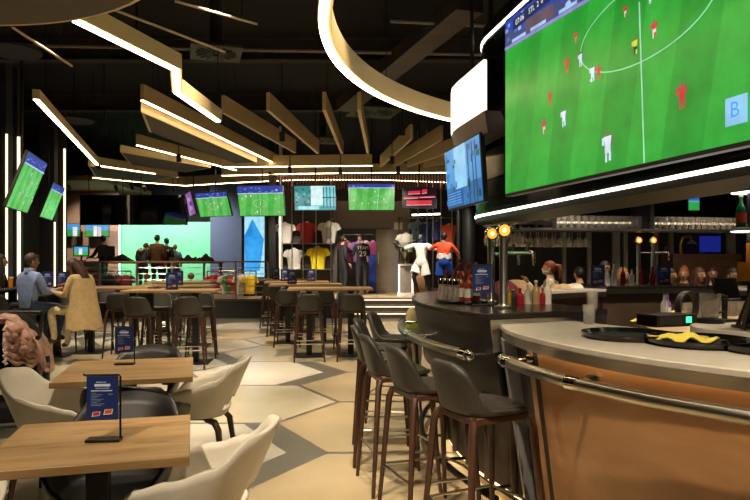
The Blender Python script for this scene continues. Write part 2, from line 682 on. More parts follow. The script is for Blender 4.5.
# large round disc over the near tables
t = thing('ceiling_disc', 'large round grey felt disc with a pale rim hanging over the dining tables', 'ceiling disc', (-2.4, 2.6, 3.0))
MB().lathe([(.001, 0), (1.53, 0), (1.53, .06), (.001, .06)], 64).build('panel', M_['greyfelt'], t)
MB().lathe([(1.531, .0), (1.55, 0), (1.55, .065), (1.531, .065), (1.531, 0)], 64).build('rim', M_['gold'], t)
for k in range(3):
    a = 2 * PI * k / 3
    MB().cyl((math.cos(a), math.sin(a), .06), (math.cos(a), math.sin(a), ZC - 3.0), .006, n=5).build('suspension_rod', M_['steel'], t)

# thin pale tubes slanting under the ceiling
for (a, b, z, lab) in (((12, 27), (72, 66), 3.9, 'beside the large ceiling disc'), ((115, 10), (225, 52), 3.9, 'ending below the swirl diffuser near the zigzag light'), ((175, 1), (257, 24), 4.1, 'between the swirl diffuser and the ring light')):
    p, q = G(*a, z), G(*b, z)
    t = thing('hanging_tube', 'thin pale metal tube hanging slantwise ' + lab, 'tube', p, 0, 'thin tubes under the ceiling')
    MB().cyl((0, 0, 0), q - p, .014, n=8).build('tube', mat('pale_tube', 'c9b99a', .5), t)
    for e in (.2, .8):
        MB().cyl((q - p) * e, (q - p) * e + Vector((0, 0, ZC - z)), .003, n=4).build('wire', M_['black'], t)


def luminaire(pts, z, label, h=.2, w=.09, led=.05, group=None, name='linear_light', cat='light'):
    """mitred gold profile along pts with a glowing underside"""
    pts = [Vector((p[0], p[1], 0)) for p in pts]
    base = pts[0].copy()
    t = thing(name, label, cat, (base.x, base.y, z), 0, group)
    q = [p - base for p in pts]

    def offs(d):
        out = []
        for i, p in enumerate(q):
            a = (q[i] - q[i - 1]).normalized() if i > 0 else None
            b = (q[i + 1] - q[i]).normalized() if i < len(q) - 1 else None
            na = Vector((-a.y, a.x, 0)) if a else None
            nb = Vector((-b.y, b.x, 0)) if b else None
            if na and nb:
                m = (na + nb).normalized()
                out.append(p + m * (d / max(.35, m.dot(na))))
            else:
                out.append(p + (na or nb) * d)
        return out
    for nm, ww, z0, z1, m in (('profile', w, .012, h, 'gold'), ('diffuser_strip', led, 0, .012, 'led')):
        l, r = offs(ww / 2), offs(-ww / 2)
        mb = MB()
        n = len(q)
        vs_ = [p + Vector((0, 0, z0)) for p in l] + [p + Vector((0, 0, z0)) for p in r] + [p + Vector((0, 0, z1)) for p in l] + [p + Vector((0, 0, z1)) for p in r]
        fs = []
        for i in range(n - 1):
            fs += [(i, i + 1, n + i + 1, n + i), (2 * n + i, 3 * n + i, 3 * n + i + 1, 2 * n + i + 1), (i, 2 * n + i, 2 * n + i + 1, i + 1), (n + i, n + i + 1, 3 * n + i + 1, 3 * n + i)]
        fs += [(0, n, 3 * n, 2 * n), (n - 1, 3 * n - 1, 4 * n - 1, 2 * n - 1)] if False else [(0, n, 3 * n, 2 * n), (n - 1, 3 * n - 1, 4 * n - 1, 2 * n + n - 1)]
        mb.add(vs_, fs)
        mb.build(nm, M_[m], t, smooth=False)
    for p in (q[0] * .9 + q[-1] * .1, q[0] * .1 + q[-1] * .9) if len(q) == 2 else (q[0], q[-1]):
        MB().cyl(p + Vector((0, 0, h)), p + Vector((0, 0, ZC - z)), .006, n=5).build('suspension_wire', M_['black'], t)
    return t


zz = [G(x, y, 3.2) for x, y in ((76, 22), (176, 71), (177, 93.5), (218, 122))]
luminaire(zz, 3.2, 'zigzag gold ceiling light with a glowing white underside', h=.15, w=.1, led=.06)
luminaire([G(36, 100, 3.6), G(97, 165, 3.6)], 3.6, 'straight gold bar light slanting towards the wall televisions', h=.14, w=.09, led=.06)

# the big ring light that circles the bar
RC = Vector((3.9, 5.2, 0))
ring = thing('ring_light', 'huge gold ring light glowing white underneath above the round bar', 'ring light', (RC.x, RC.y, 3.3))
MB().lathe([(4.24, .014), (4.34, .014), (4.34, .22), (4.24, .22), (4.24, .014)], 160).build('profile', M_['gold'], ring, smooth=True)
MB().lathe([(4.27, 0), (4.335, 0), (4.335, .014), (4.27, .014), (4.27, 0)], 160).build('diffuser_strip', M_['led'], ring)
for k in range(8):
    a = 2 * PI * k / 8 + .3
    MB().cyl((4.27 * math.cos(a), 4.27 * math.sin(a), .22), (4.27 * math.cos(a), 4.27 * math.sin(a), ZC - 3.3), .006, n=5).build('suspension_wire', M_['black'], ring)

# fan of gold baffles
BZ = 3.97


def baffle(a, b, label, group='gold baffles fanned over the bar tables', z=BZ, h=.3, w=.06, led=False):
    a, b = G(*a, z), G(*b, z)
    t = thing('ceiling_baffle', label, 'ceiling baffle', a, 0, group)
    d = b - a
    up = Vector((0, 0, h / 2))
    MB().beam(up, d + up, w, h).build('fin', M_['gold'], t, smooth=False)
    if led:
        MB().beam(Vector((0, 0, -.008)), d + Vector((0, 0, -.008)), .045, .016).build('diffuser_strip', M_['led'], t, smooth=False)
    for e in (.12, .88):
        MB().cyl(d * e + Vector((0, 0, h)), d * e + Vector((0, 0, ZC - z)), .005, n=5).build('suspension_wire', M_['black'], t)
    return t


ORD = ('first', 'second', 'third', 'fourth', 'fifth', 'sixth', 'seventh', 'eighth')
for n_, (a, b) in enumerate((((223, 113), (295, 153)), ((268, 110.5), (318, 153.7)), ((324, 110), (342, 154)), ((359, 110), (368, 154)),
             ((411.5, 139), (381, 167)), ((441.5, 140), (394.5, 167)), ((462, 148), (408, 167)), ((478, 158), (424, 168)))):
    baffle(a, b, 'plain gold fin baffle, ' + ORD[n_] + ' one counted from the longest glowing baffle')
baffle((142, 100), (278, 165), 'longest gold baffle with a glowing underside over the green-wall bar tables', None, 4.1, .26, .06, True)
baffle((137, 145), (236, 170), 'mid-length gold baffle with a glowing underside next to the shortest glowing baffle', None, 4.05, .24, .06, True)
baffle((96, 165), (178, 177), 'short gold baffle with a glowing underside over the dark wall panels', None, 4.0, .22, .06, True)


def felt_raft(corners, label, z=BZ):
    p = [G(x, y, z) for x, y in corners]
    base = p[0]
    t = thing('acoustic_raft', label, 'ceiling raft', base)
    pl = [(q - base) for q in p]
    poly = [(q.x, q.y) for q in pl]
    c = sum((Vector(q) for q in poly), Vector((0, 0))) / 4
    inner = [tuple(c + (Vector(q) - c) * .955) for q in poly]
    MB().prism(poly, .004, .16).build('gold_tray', M_['gold'], t, smooth=False)
    MB().prism(inner, -.004, .004).build('felt_panel', M_['greyfelt'], t, smooth=False)
    for q in poly:
        w = c + (Vector(q) - c) * .85
        MB().cyl((w.x, w.y, .16), (w.x, w.y, ZC - z), .005, n=5).build('suspension_wire', M_['black'], t)


felt_raft(((141, 112), (149, 132), (237, 164), (257, 163)), 'long grey felt raft in a gold tray beside the longest baffle')
felt_raft(((120, 152), (131, 165), (185, 172.5), (211, 168)), 'mid-size grey felt raft in a gold tray next to the longest raft')
felt_raft(((88, 166), (95, 176), (150, 180), (178, 177.5)), 'short grey felt raft in a gold tray over the dark wall panels')


def band(pts, label, z=BZ, h=.26, led=True):
    p = [G(x, y, z) for x, y in pts]
    return luminaire(p, z, label, h=h, w=.08, led=.05, name='ceiling_band', cat='light band')


band(((222, 167.5), (372, 166)), 'upper straight gold light band over the shop front', h=.3)
band(((222, 176), (300, 174), (380, 173), (455, 173)), 'middle gold light band over the shop front', h=.26)
band(((93, 178), (140, 182.5), (185, 186), (235, 183), (300, 180), (380, 180), (455, 183)), 'lowest long bent gold light band over the hanging televisions', h=.3)
c = G(88, 184, 3.9)
one('ceiling_soffit', MB().span((c.x - 3.5, c.y - .5, 3.95), (c.x + .6, c.y + 4.0, 4.1)).span((c.x - 3.4, c.y - .3, 4.1), (c.x - 3.3, c.y - .2, ZC)).span((c.x, c.y + 3, 4.1), (c.x + .1, c.y + 3.1, ZC)), mat('tan_soffit', '8d7a58', .7),
    'tan ceiling soffit with recessed lamp over the back counter', 'soffit')
# louvre curtain of dark red slats above the televisions
t = thing('slat_curtain', 'curtain of thin dark red slats above the shop televisions', 'slat screen', (0, 18.6, 3.55))
msl = mat('dark_red_slat', '5a2a26', .6)
x = -3.0
sl = MB().span((-.018, -.02, 0), (.018, .02, .42)).mesh('slat')
sl.materials.append(msl)
while x < 2.6:
    link('slat', sl, t, (x, 0, 0))
    x += .085
MB().span((-3.05, -.03, .42), (2.65, .03, .5)).build('top_rail', M_['black'], t)
for xx in (-2.8, 0, 2.4):
    MB().cyl((xx, 0, .5), (xx, 0, ZC - 3.55), .01, n=5).build('hanger', M_['black'], t)
# ------------------------------------------------------------------ displays
def picture(parent, w, h, shapes, m='screen', y=0.0, name='picture', loc=None, rot=None, step=.0004):
    """flat image facing -Y; shapes are (polygon in 0..1 coordinates, colour), painted in order"""
    mb = MB()
    for k, (poly, c) in enumerate(shapes):
        pts = [((p[0] - .5) * w, y - k * step, (p[1] - .5) * h) for p in poly]
        mb.add(pts, [tuple(range(len(pts)))], 0, lin(c))
    me = bpy.data.meshes.new(name)
    me.from_pydata(mb.v, [], mb.f)
    ca = me.color_attributes.new('Col', 'FLOAT_COLOR', 'CORNER')
    for p in me.polygons:
        for li in p.loop_indices:
            ca.data[li].color = (*mb.c[p.index], 1)
    me.materials.append(M_[m])
    o = link(name, me, parent)
    if loc is not None:
        o.location = loc
    if rot is not None:
        o.rotation_euler = rot
    return o


def rect(x0, y0, x1, y1):
    return [(x0, y0), (x1, y0), (x1, y1), (x0, y1)]


def seg(a, b, w, asp=1.78):
    a, b = Vector(a), Vector(b)
    d = Vector(((b - a).x * asp, (b - a).y)).normalized()
    n = Vector((-d.y / asp, d.x)) * (w / 2)
    return [tuple(a + n), tuple(b + n), tuple(b - n), tuple(a - n)]


def footballer(x, y, h, shirt, shorts, asp=1.78, skin='8a5a40'):
    """small painted player, feet at (x, y)"""
    w = h / asp
    o = []
    o.append((rect(x - .13 * w, y, x - .03 * w, y + .3 * h), shorts))
    o.append((rect(x + .06 * w, y + .03 * h, x + .17 * w, y + .3 * h), shirt))
    o.append((rect(x - .15 * w, y + .28 * h, x + .15 * w, y + .5 * h), shorts))
    o.append(([(x - .14 * w, y + .48 * h), (x + .14 * w, y + .48 * h), (x + .2 * w, y + .82 * h), (x - .2 * w, y + .82 * h)], shirt))
    o.append((rect(x - .3 * w, y + .55 * h, x - .19 * w, y + .8 * h), shirt))
    o.append((rect(x + .19 * w, y + .5 * h, x + .28 * w, y + .8 * h), skin))
    o.append(([(x + .09 * w * math.cos(a), y + .91 * h + .09 * h * math.sin(a)) for a in [k * PI / 3 for k in range(6)]], skin))
    return o


def football(seed, crowd=.22, skew=.0):
    r = random.Random(seed)
    sh = [(rect(0, 0, 1, 1), '4cae4a')]
    for k in range(0, 8, 2):
        sh.append(([(k / 8, 0), ((k + 1) / 8, 0), ((k + 1) / 8 + .06, 1 - crowd), (k / 8 + .06, 1 - crowd)], '62c05c'))
    sh.append((rect(0, 1 - crowd, 1, 1), '2c3f9a'))
    for k in range(26):
        x, y = r.random() * .95, 1 - crowd + r.random() * crowd * .8
        sh.append((rect(x, y, x + .02 + r.random() * .03, y + .02), r.choice(['5f7ad6', '8fa6e8', '1d2a70', 'b7c4ee'])))
    sh.append((rect(0, 1 - crowd, 1, 1 - crowd + .025), 'c7cdea'))
    x = .3 + r.random() * .45
    sh.append((seg((x, 0), (x + .03, 1 - crowd), .012), 'd8ead2'))
    pts = [(x + .14 * math.cos(a), .42 + .13 * math.sin(a)) for a in [k * PI / 10 for k in range(21)]]
    for a, b in zip(pts[:-1], pts[1:]):
        sh.append((seg(a, b, .008), 'c4e0bd'))
    for k in range(9):
        sh += footballer(.08 + r.random() * .84, .06 + r.random() * .6, .1, r.choice(['e8eaf0', 'd83a3a']), r.choice(['e8eaf0', 'd83a3a']))
    return sh


def tv(name, label, w, h, loc, rz, tilt, shapes, hanger=True, group=None, cat='television', bez=.018, side=None):
    t = thing(name, label, cat, loc, 0, group)
    t.rotation_euler = (tilt, 0, rz)
    MB().span((-w / 2 - bez, .004, -h / 2 - bez), (w / 2 + bez, .05, h / 2 + bez)).build('casing', M_['black'], t, bevel=.006)
    MB().span((-w * .3, .05, -h * .3), (w * .3, .085, h * .3)).build('back_box', M_['black'], t, bevel=.006)
    picture(t, w, h, shapes)
    inv = Euler((tilt, 0, rz)).to_matrix().inverted()
    if hanger:
        a = Vector((0, .1, 0))
        MB().cyl(Vector((0, .085, 0)), a, .03, n=8).build('mount', M_['black'], t)
        wa = Euler((tilt, 0, rz)).to_matrix() @ a
        b = inv @ (wa + Vector((0, 0, ZC - loc[2] - wa.z)))
        MB().cyl(a, b, .02, n=8).build('hanger_pole', M_['black'], t)
    if side is not None:
        b = inv @ (Vector(side) - Vector(loc))
        MB().cyl(Vector((0, .08, 0)), b, .022, n=8).build('wall_arm', M_['black'], t)
    return t


# ---- the large screen over the bar
YL = 5.2
SL = Vector(((505.5 - 375) / F * YL, YL, EYE + 67 / F * YL))      # lower left corner
SD = Vector((.265, -1, 0)).normalized()
SH, SW = 172 / F * YL, 172 / F * YL * 1.79
SN = Vector((-SD.y, SD.x, 0))


def suv(x, y):
    d = Vector(((x - 375) / F, 1, -(y - HZ) / F))
    o = Vector((0, 0, EYE))
    k = (SL - o).dot(SN) / d.dot(SN)
    p = o + d * k - SL
    return (p.dot(SD) / SW, p.z / SH)


big = [(rect(0, 0, 1, 1), '22962f')]
q = [suv(560, 190), suv(590, 172), suv(560, 60), suv(528, 60)]
for x0 in (-.1, .14, .38, .62, .86):
    big.append(([(max(0, x0), 0), (x0 + .12, 0), (min(1, x0 + .22), .86), (max(0, x0 + .1), .86)], '2ba536'))
ca_, cb_ = suv(504, 52), suv(578, 8)
cs_ = (cb_[1] - ca_[1]) / (cb_[0] - ca_[0])
cl = lambda u_, o_=0: ca_[1] + o_ + cs_ * (u_ - ca_[0])
big.append(([(0, cl(0)), (1, cl(1)), (1, 1), (0, 1)], '49507c'))
big.append(([(0, cl(0, .1)), (1, min(1, cl(1, .1))), (1, 1), (0, 1)], '2f46a8'))
rr = random.Random(5)
for k in range(90):
    x = rr.random() * .97
    y = cl(x, .03 + rr.random() * .12)
    if .12 < x < .3 or y > .97:
        continue
    big.append((rect(x, y, x + .012 + rr.random() * .012, y + .02), rr.choice(['7fa6ee', 'a9c4f4', '5577cc', '3a58b8'])))
big.append(([(.14, cl(.14, .03)), (.3, cl(.3, .03)), (.3, cl(.3, .1)), (.14, cl(.14, .1))], '6a5560'))
big.append(([(0, cl(0)), (1, cl(1)), (1, cl(1, .018)), (0, cl(0, .018))], '8f8fc8'))
for u0 in (.05, .17, .33, .5, .7):
    big.append(([(u0, cl(u0, .022)), (u0 + .09, cl(u0 + .09, .022)), (u0 + .09, cl(u0 + .09, .04)), (u0, cl(u0, .04))], 'a8c8f0'))
big.append((seg(suv(640, 2), suv(645, 163), .008), 'a8e0b8'))
cc = [suv(635 - 2, 12 + 2), ]
el = []
for k in range(0, 30):
    a = R(100 + k * 8.5)
    el.append((suv(640, 22)[0] + .235 * math.cos(a), suv(640, 22)[1] + .165 * math.sin(a)))
for a, b in zip(el[:-1], el[1:]):
    big.append((seg(a, b, .006), '8fd8a4'))
RED, WHT = 'd0303c', 'd6e6f6'
for (x, y, h, sh, so) in ((545, 134, .11, RED, 'e0c0c0'), (551, 106, .11, RED, RED), (568, 73, .11, RED, RED), (577, 43, .08, RED, 'c08080'),
                          (600, 80, .1, RED, RED), (609, 162, .19, WHT, WHT), (565, 127, .13, WHT, WHT), (594, 82, .11, WHT, WHT), (582, 67, .1, WHT, WHT),
                          (627, 17, .07, RED, 'e8d0d0'), (656, 38, .1, RED, 'e8d0d0'), (637, 55, .1, 'd6e23c', '20242a'), (684, 109, .14, RED, RED), (652, 4, .06, WHT, WHT)):
    u, v = suv(x, y)
    big += footballer(u, v, h * .72, sh, so)
big.append((rect(*suv(592, 82), suv(592, 82)[0] + .006, suv(592, 82)[1] + .01), 'f0f0f0'))
b0 = suv(727.5, 127.5)
big.append((rect(b0[0], b0[1], b0[0] + .052, b0[1] + .094), '8fc8ee'))
bs = thing('large_screen', 'huge wall screen showing a football match mounted over the round bar', 'screen', SL + SD * (SW / 2) + Vector((0, 0, SH / 2)), math.atan2(SD.y, SD.x))
MB().span((-SW / 2 - .02, .004, -SH / 2 - .02), (SW / 2 + .02, .07, SH / 2 + .02)).build('casing', M_['black'], bs, bevel=.006)
MB().span((-SW / 2 + .3, .07, -.3), (SW / 2 - .9, .2, .3)).build('mount', M_['black'], bs)
picture(bs, SW, SH, big, step=.00006)
m_blueink = glow('blue_ink', '3a78c8', 1.0)
m_whiteink = glow('white_ink', 'e4ecfa', 1.0)
lettering('B', .105 * SH / 1.48 * 1.05, m_blueink, bs, ((b0[0] + .026 - .5) * SW, -.022, (b0[1] + .047 - .5) * SH), (PI / 2, 0, 0))
s0 = suv(531, 13)
sc_ = picture(bs, SW, SH, [([(s0[0] - .1, s0[1] - .035), (s0[0] + .17, s0[1] - .018), (s0[0] + .17, s0[1] + .04), (s0[0] - .1, s0[1] + .026)], '2a3050')], y=-.02, name='score_panel')
lettering('07:06', .062, m_whiteink, bs, ((s0[0] - .055 - .5) * SW, -.022, (s0[1] - .002 - .5) * SH), (PI / 2, -.03, 0), 'match_clock')
lettering('STL  2  0  TW', .058, m_whiteink, bs, ((s0[0] + .07 - .5) * SW, -.022, (s0[1] + .008 - .5) * SH), (PI / 2, -.03, 0), 'score')

# ---- television at the bar corner, near end (481) and far end (446)
tn, tf = P(481, 164, 5.9), P(446.5, 184, 6.95)
tn.z = tf.z = (tn.z + tf.z) / 2
d = (tn - tf).normalized()
park = [(rect(0, 0, 1, 1), '2f6fae'), (rect(0, .35, 1, 1), '4a9ad8'), (rect(.28, .3, .62, 1), '8fcbf0'), (rect(0, 0, .5, .28), '1c4a8c')]
rr = random.Random(9)
for k in range(26):
    x, y = rr.choice([0, .62]) + rr.random() * .33, rr.random() * .9
    park.append((rect(x, y, x + .02 + rr.random() * .06, y + .05 + rr.random() * .1), rr.choice(['123a34', '1a2c4c', '2a5c4c', '0f2030', '3c6ea0'])))
for k in range(5):
    park.append((rect(.05, .05 + k * .045, .46, .07 + k * .045), '5f9ee8'))
for x in (.7, .82, .9):
    park.append((rect(x, 0, x + .025, .95), '142038'))
tw = (tn - tf).length
tv('television', 'television with a blue street view hung at the bar corner', tw, tw * .56, (tn + tf) / 2, math.atan2(d.y, d.x), R(4), park, hanger=True)

# ---- row of hanging televisions before the shop
W1, H1 = 1.22, .69
GT = 'televisions hung before the shop front'
tv('television', 'hanging television with football, turned sideways next to the dark wall panels', 1.1, .66, P(213, 204.5, 17.6), R(-28), R(20), football(1), group=None)
tv('television', 'hanging television with football above the blue arrow poster', W1 * 1.04, .8, P(261, 201, 17.4), R(-10), R(16), football(2, .25))
scenic = [(rect(0, 0, 1, 1), '7fd0d8'), (rect(.4, .2, .72, 1), 'd8f4f4'), (rect(0, 0, .4, 1), '3a8a90'), (rect(0, 0, 1, .15), '48a0a8'), (rect(.08, .02, .6, .16), 'a0e0e4')]
for k in range(24):
    x, y = rr.random() * .36, .15 + rr.random() * .7
    scenic.append((rect(x, y, x + .05, y + .1), rr.choice(['2a6a5c', '1c4c4c', '4aa48c', '5cb8b0'])))
for x in (.7, .78, .86, .95):
    scenic.append((rect(x, .1, x + .022, .95), '1f4c58'))
scenic.append((rect(.68, .5, 1, .54), '1f4c58'))
tv('television', 'hanging television with a pale teal street view over the shirt racks', 1.13, .66, P(315, 198, 17.9), R(-4), R(10), scenic)
tv('television', 'hanging television with football straight above the shop doorway', W1, .7, P(371.5, 197, 17.6), 0, R(8), football(4, .16))
redp = [(rect(0, 0, 1, 1), '1c1018')]
for a, b, c_, d_ in ((.15, .66, .5, .86), (.02, .44, .45, .58), (.48, .5, .95, .62), (.1, .12, .85, .4), (.55, .7, .7, .95)):
    redp.append(([(a, b), (c_, b + .04), (c_, d_), (a, d_ - .04)], 'd8303c'))
    redp.append(([(a, b), (c_, b + .04), (c_, b + .07), (a, b + .03)], 'f0b0b8'))
tv('television', 'hanging television with red slogan bars near the two mannequins', .95, .56, P(420, 198, 17.9), R(8), R(10), redp)
tv('television', 'hanging television with a purple picture seen almost edge-on', 1.1, .62, P(190, 204, 18.6), R(-66), R(14),
   [(rect(0, 0, 1, 1), '8a5aa0'), (rect(.2, .2, .7, .8), 'c08ac0'), (rect(.4, .4, .9, .6), '50408a')])

# ---- two televisions leaning from the left columns
RZL = R(106)
tv('television', 'larger leaning television with football on the LED-edged columns above the diners', 1.35, .9, P(28, 184, 10.6), RZL, R(20), football(6, .2))
tv('television', 'smaller leaning television with football between two LED-edged columns', 1.3, .78, P(53, 202, 14.6), RZL, R(20), football(7, .2))
# ---- screens in the back room
tv('television', 'narrow wall television with a presenter behind the back counter', .52, .42, P(72, 230, 22.3), 0, 0,
   [(rect(0, 0, 1, 1), '2f8a3a'), (rect(0, .5, 1, 1), '3f8fd0'), (rect(.55, 0, .85, .75), 'd8e4ee')], side=(P(72, 230, 22.3) + Vector((0, .51, 0))), hanger=False)
tv('television', 'wide wall television with two presenters behind the back counter', .8, .43, P(97, 230, 22.3), 0, 0,
   [(rect(0, 0, 1, 1), '3d9a3e'), (rect(0, .45, 1, 1), '4d9ad8'), (rect(.35, 0, .5, .8), 'e4e8ee'), (rect(.52, 0, .68, .75), 'd8c8d0')], side=(P(97, 230, 22.3) + Vector((0, .51, 0))), hanger=False)
# ------------------------------------------------------------------ the round bar
BC = Vector((3.9, 5.2, 0))


def pol(th, r, z=0.0):
    return Vector((BC.x + r * math.cos(R(th)), BC.y + r * math.sin(R(th)), z))


def smooth01(t):
    t = max(0, min(1, t))
    return t * t * (3 - 2 * t)


def R_dark(th):
    return 3.6


RL = ((203, 3.44), (205.4, 3.53), (209.4, 3.68), (214, 3.81), (219, 3.93), (224, 4.02), (229, 4.07), (236, 4.09), (360, 4.09))


def R_light(th):
    for (a0, r0), (a1, r1) in zip(RL[:-1], RL[1:]):
        if th <= a1:
            return r0 + (r1 - r0) * (th - a0) / (a1 - a0)
    return RL[-1][1]


def arc(a, b, step=1.5):
    n = max(2, int(abs(b - a) / step))
    return [a + (b - a) * i / n for i in range(n + 1)]


def swept(rf, prof, a, b, step=1.5):
    """prof: closed list of (radial offset from the edge, z)"""
    mb = MB()
    mb.section(lambda th: [pol(th, rf(th) + o, z) for o, z in prof], arc(a, b, step))
    return mb


def local(mb, base):
    b = Vector(base)
    mb.v = [tuple(Vector(p) - b) for p in mb.v]
    return mb


def bar_part(parent, name, rf, prof, a, b, m, step=1.5, **k):
    return local(swept(rf, prof, a, b, step), parent.location).build(name, M_[m] if isinstance(m, str) else m, parent, **k)


def rail(parent, rf, off, z, a, b, brackets, r=.03):
    mb = MB()
    pts = [pol(t, rf(t) + off, z) - parent.location for t in arc(a, b, 1.0)]
    mb.tube(pts, r, 12)
    ra = mb.build('hand_rail', M_['steel'], parent)
    for k in range(0, 1):
        for e in (pts[0], pts[-1]):
            MB().sphere(e, r * 1.12, 10, 8).build('end_cap', M_['chrome'], ra)
    for th in brackets:
        MB().cyl(pol(th, rf(th) + off, z) - parent.location, pol(th, rf(th) - .1, z) - parent.location, .012, n=8).build('bracket', M_['chrome'], ra)
        d1, d2 = pol(th - .5, rf(th) + off, z) - parent.location, pol(th + .5, rf(th) + off, z) - parent.location
        MB().cyl(d1, d2, r * 1.16, n=12).build('collar', M_['chrome'], ra)
        MB().cyl(pol(th, rf(th) - .09, z) - parent.location, pol(th, rf(th) - .07, z) - parent.location, .03, n=12).build('wall_plate', M_['chrome'], ra)


# dark raised section facing the stools
def dark_section(a, b, label, railspan=None, front=True):
    t = thing('bar_counter', label, 'bar counter', pol((a + b) / 2, 3.6, 0))
    bar_part(t, 'worktop', R_dark, [(0, 1.165), (.0, 1.2), (-.9, 1.2), (-.9, 1.165)], a, b, 'darkcounter', bevel=.006)
    bar_part(t, 'front_panel', R_dark, [(-.015, 1.165), (-.1, .72), (-.16, .72), (-.06, 1.165)], a + .05, b - .05, 'facade')
    bar_part(t, 'kick_panel', R_dark, [(-.26, .72), (-.28, .1), (-.34, .1), (-.34, .72)], a + .1, b - .1, 'facade2')
    bar_part(t, 'body', R_dark, [(-.345, 1.165), (-.345, .1), (-.86, .1), (-.86, 1.165)], a + .15, b - .15, 'facade')
    bar_part(t, 'plinth', R_dark, [(-.36, .1), (-.36, 0), (-.84, 0), (-.84, .1)], a + .2, b - .2, 'black')
    bar_part(t, 'plinth_light', R_dark, [(-.29, .1), (-.29, .075), (-.33, .075), (-.33, .1)], a + .2, b - .2, glow('plinth_led', 'ffdca0', 3.0))
    for th in arc(a + 2, b - 2, 5):
        MB().beam(pol(th, 3.6 - .25, .72) - t.location, pol(th, 3.6 - .265, .1) - t.location, .03, .05).build('rib', M_['facade2'], t)
    if railspan:
        rail(t, R_dark, .09, .965, railspan[0], railspan[1], [railspan[1] - .8, (railspan[0] + railspan[1]) / 2, railspan[0] + 1], .03)
    # foot rail near the floor
    if front:
        MB().tube([pol(th, 3.52, .13) - t.location for th in arc(a + .5, b - .5, 2)], .022, 8).build('foot_rail', M_['blackmetal'], t)
        for th in arc(a + 3, b - 3, 9):
            MB().cyl(pol(th, 3.52, .13) - t.location, pol(th, 3.3, .13) - t.location, .012, n=6).build('foot_rail_arm', M_['blackmetal'], t)
    return t


DA, DB = 158, 205
bar1 = dark_section(DA, DB, 'dark raised bar counter with a steel hand rail behind the bar stools', (172, 204.3))

# end face of the raised section above the pale counter
mb = MB()
pts = [pol(DB, r, z) for r, z in ((3.585, 1.165), (2.71, 1.165), (2.71, .98), (3.56, .98))]
mb.add([p - bar1.location for p in pts] + [pol(DB + .15, r, z) - bar1.location for r, z in ((3.585, 1.165), (2.71, 1.165), (2.71, .98), (3.56, .98))],
       [(0, 1, 2, 3), (4, 7, 6, 5), (0, 4, 5, 1), (1, 5, 6, 2), (2, 6, 7, 3), (3, 7, 4, 0)])
mb.build('end_panel', M_['steel'], bar1, smooth=False)

# pale section with the wooden front
LA, LB = 205.4, 300
bar2 = thing('bar_counter', 'pale worktop bar counter with steel edge and curved orange wood front', 'bar counter', pol(235, 3.6, 0))
LZ = 1.14
light_in = lambda th: 3.0 - R_light(th)
mb = MB()
mb.section(lambda th: [pol(th, R_light(th), LZ - .028), pol(th, R_light(th), LZ), pol(th, 3.0, LZ), pol(th, 3.0, LZ - .028)], arc(LA, LB))
local(mb, bar2.location).build('worktop', M_['counter'], bar2, bevel=.005)
bar_part(bar2, 'steel_fascia', R_light, [(-.006, 1.112), (-.012, 1.066), (-.05, 1.066), (-.05, 1.112)], LA, LB, 'steel')
bar_part(bar2, 'under_light', R_light, [(-.052, 1.08), (-.052, 1.07), (-.072, 1.07), (-.072, 1.08)], LA + 3.5, LB, glow('under_counter_led', 'ffd9a0', 4.0))


def lean(o):
    return [(-.085, 1.05), (-.25 + o, .12), (-.31, .12), (-.14, 1.05)] if o == 0 else [(-.085 + o, 1.05), (-.25 + o, .12), (-.28, .12), (-.12, 1.05)]


bar_part(bar2, 'backing_panel', R_light, [(-.1, 1.11), (-.265, .1), (-.4, .1), (-.4, 1.11)], LA + .1, LB, 'facade')
w0 = 212.8
for k in range(4):
    a_, b_ = w0 + k * 22.0, w0 + k * 22.0 + 21.96
    bar_part(bar2, 'wood_panel', R_light, [(-.075, 1.11), (-.24, .12), (-.262, .12), (-.098, 1.11)], a_, min(b_, LB), 'barwood', 1.2)
bar_part(bar2, 'wood_stripe', R_light, [(-.075, 1.11), (-.24, .12), (-.262, .12), (-.098, 1.11)], 210.9, 211.9, 'barwood', .5)
bar_part(bar2, 'black_stripe', R_light, [(-.078, 1.11), (-.243, .12), (-.262, .12), (-.098, 1.11)], 211.9, 212.8, 'black', .5)
bar_part(bar2, 'dark_panel', R_light, [(-.078, 1.11), (-.243, .12), (-.262, .12), (-.098, 1.11)], 207.4, 210.9, 'facade', .5)
bar_part(bar2, 'steel_post', R_light, [(-.0, 1.066), (-.18, .02), (-.26, .02), (-.09, 1.066)], 205.45, 207.4, mat('pale_steel_post', 'a8a8aa', .35, metal=.5), .5)
bar_part(bar2, 'plinth', R_light, [(-.3, .12), (-.3, 0), (-.5, 0), (-.5, .12)], LA + .3, LB, 'black')
bar_part(bar2, 'back_panel', lambda th: 3.0, [(.06, 1.11), (.06, .12), (.02, .12), (.02, 1.11)], LA + .3, LB, 'facade')
rail(bar2, R_light, .06, 1.0, 210.3, 280, [211.6, 219.5, 232, 250, 268], .027)

# far sections
def far_section(a, b, label, zt, m, mw):
    t = thing('bar_counter', label, 'bar counter', pol((a + b) / 2, 3.6, 0))
    bar_part(t, 'worktop', R_dark, [(0, zt - .035), (0, zt), (-.85, zt), (-.85, zt - .035)], a, b, m, bevel=.005)
    bar_part(t, 'edge_band', R_dark, [(-.85, zt - .09), (-.85, zt - .035), (-.8, zt - .035), (-.8, zt - .09)], a, b, 'steel')
    bar_part(t, 'inner_panel', R_dark, [(-.76, zt - .036), (-.76, .1), (-.72, .1), (-.72, zt - .036)], a, b, mw)
    bar_part(t, 'front_panel', R_dark, [(-.05, zt - .036), (-.25, .1), (-.3, .1), (-.1, zt - .036)], a, b, 'facade')
    bar_part(t, 'plinth', R_dark, [(-.3, .1), (-.3, 0), (-.72, 0), (-.72, .1)], a, b, 'black')
    return t


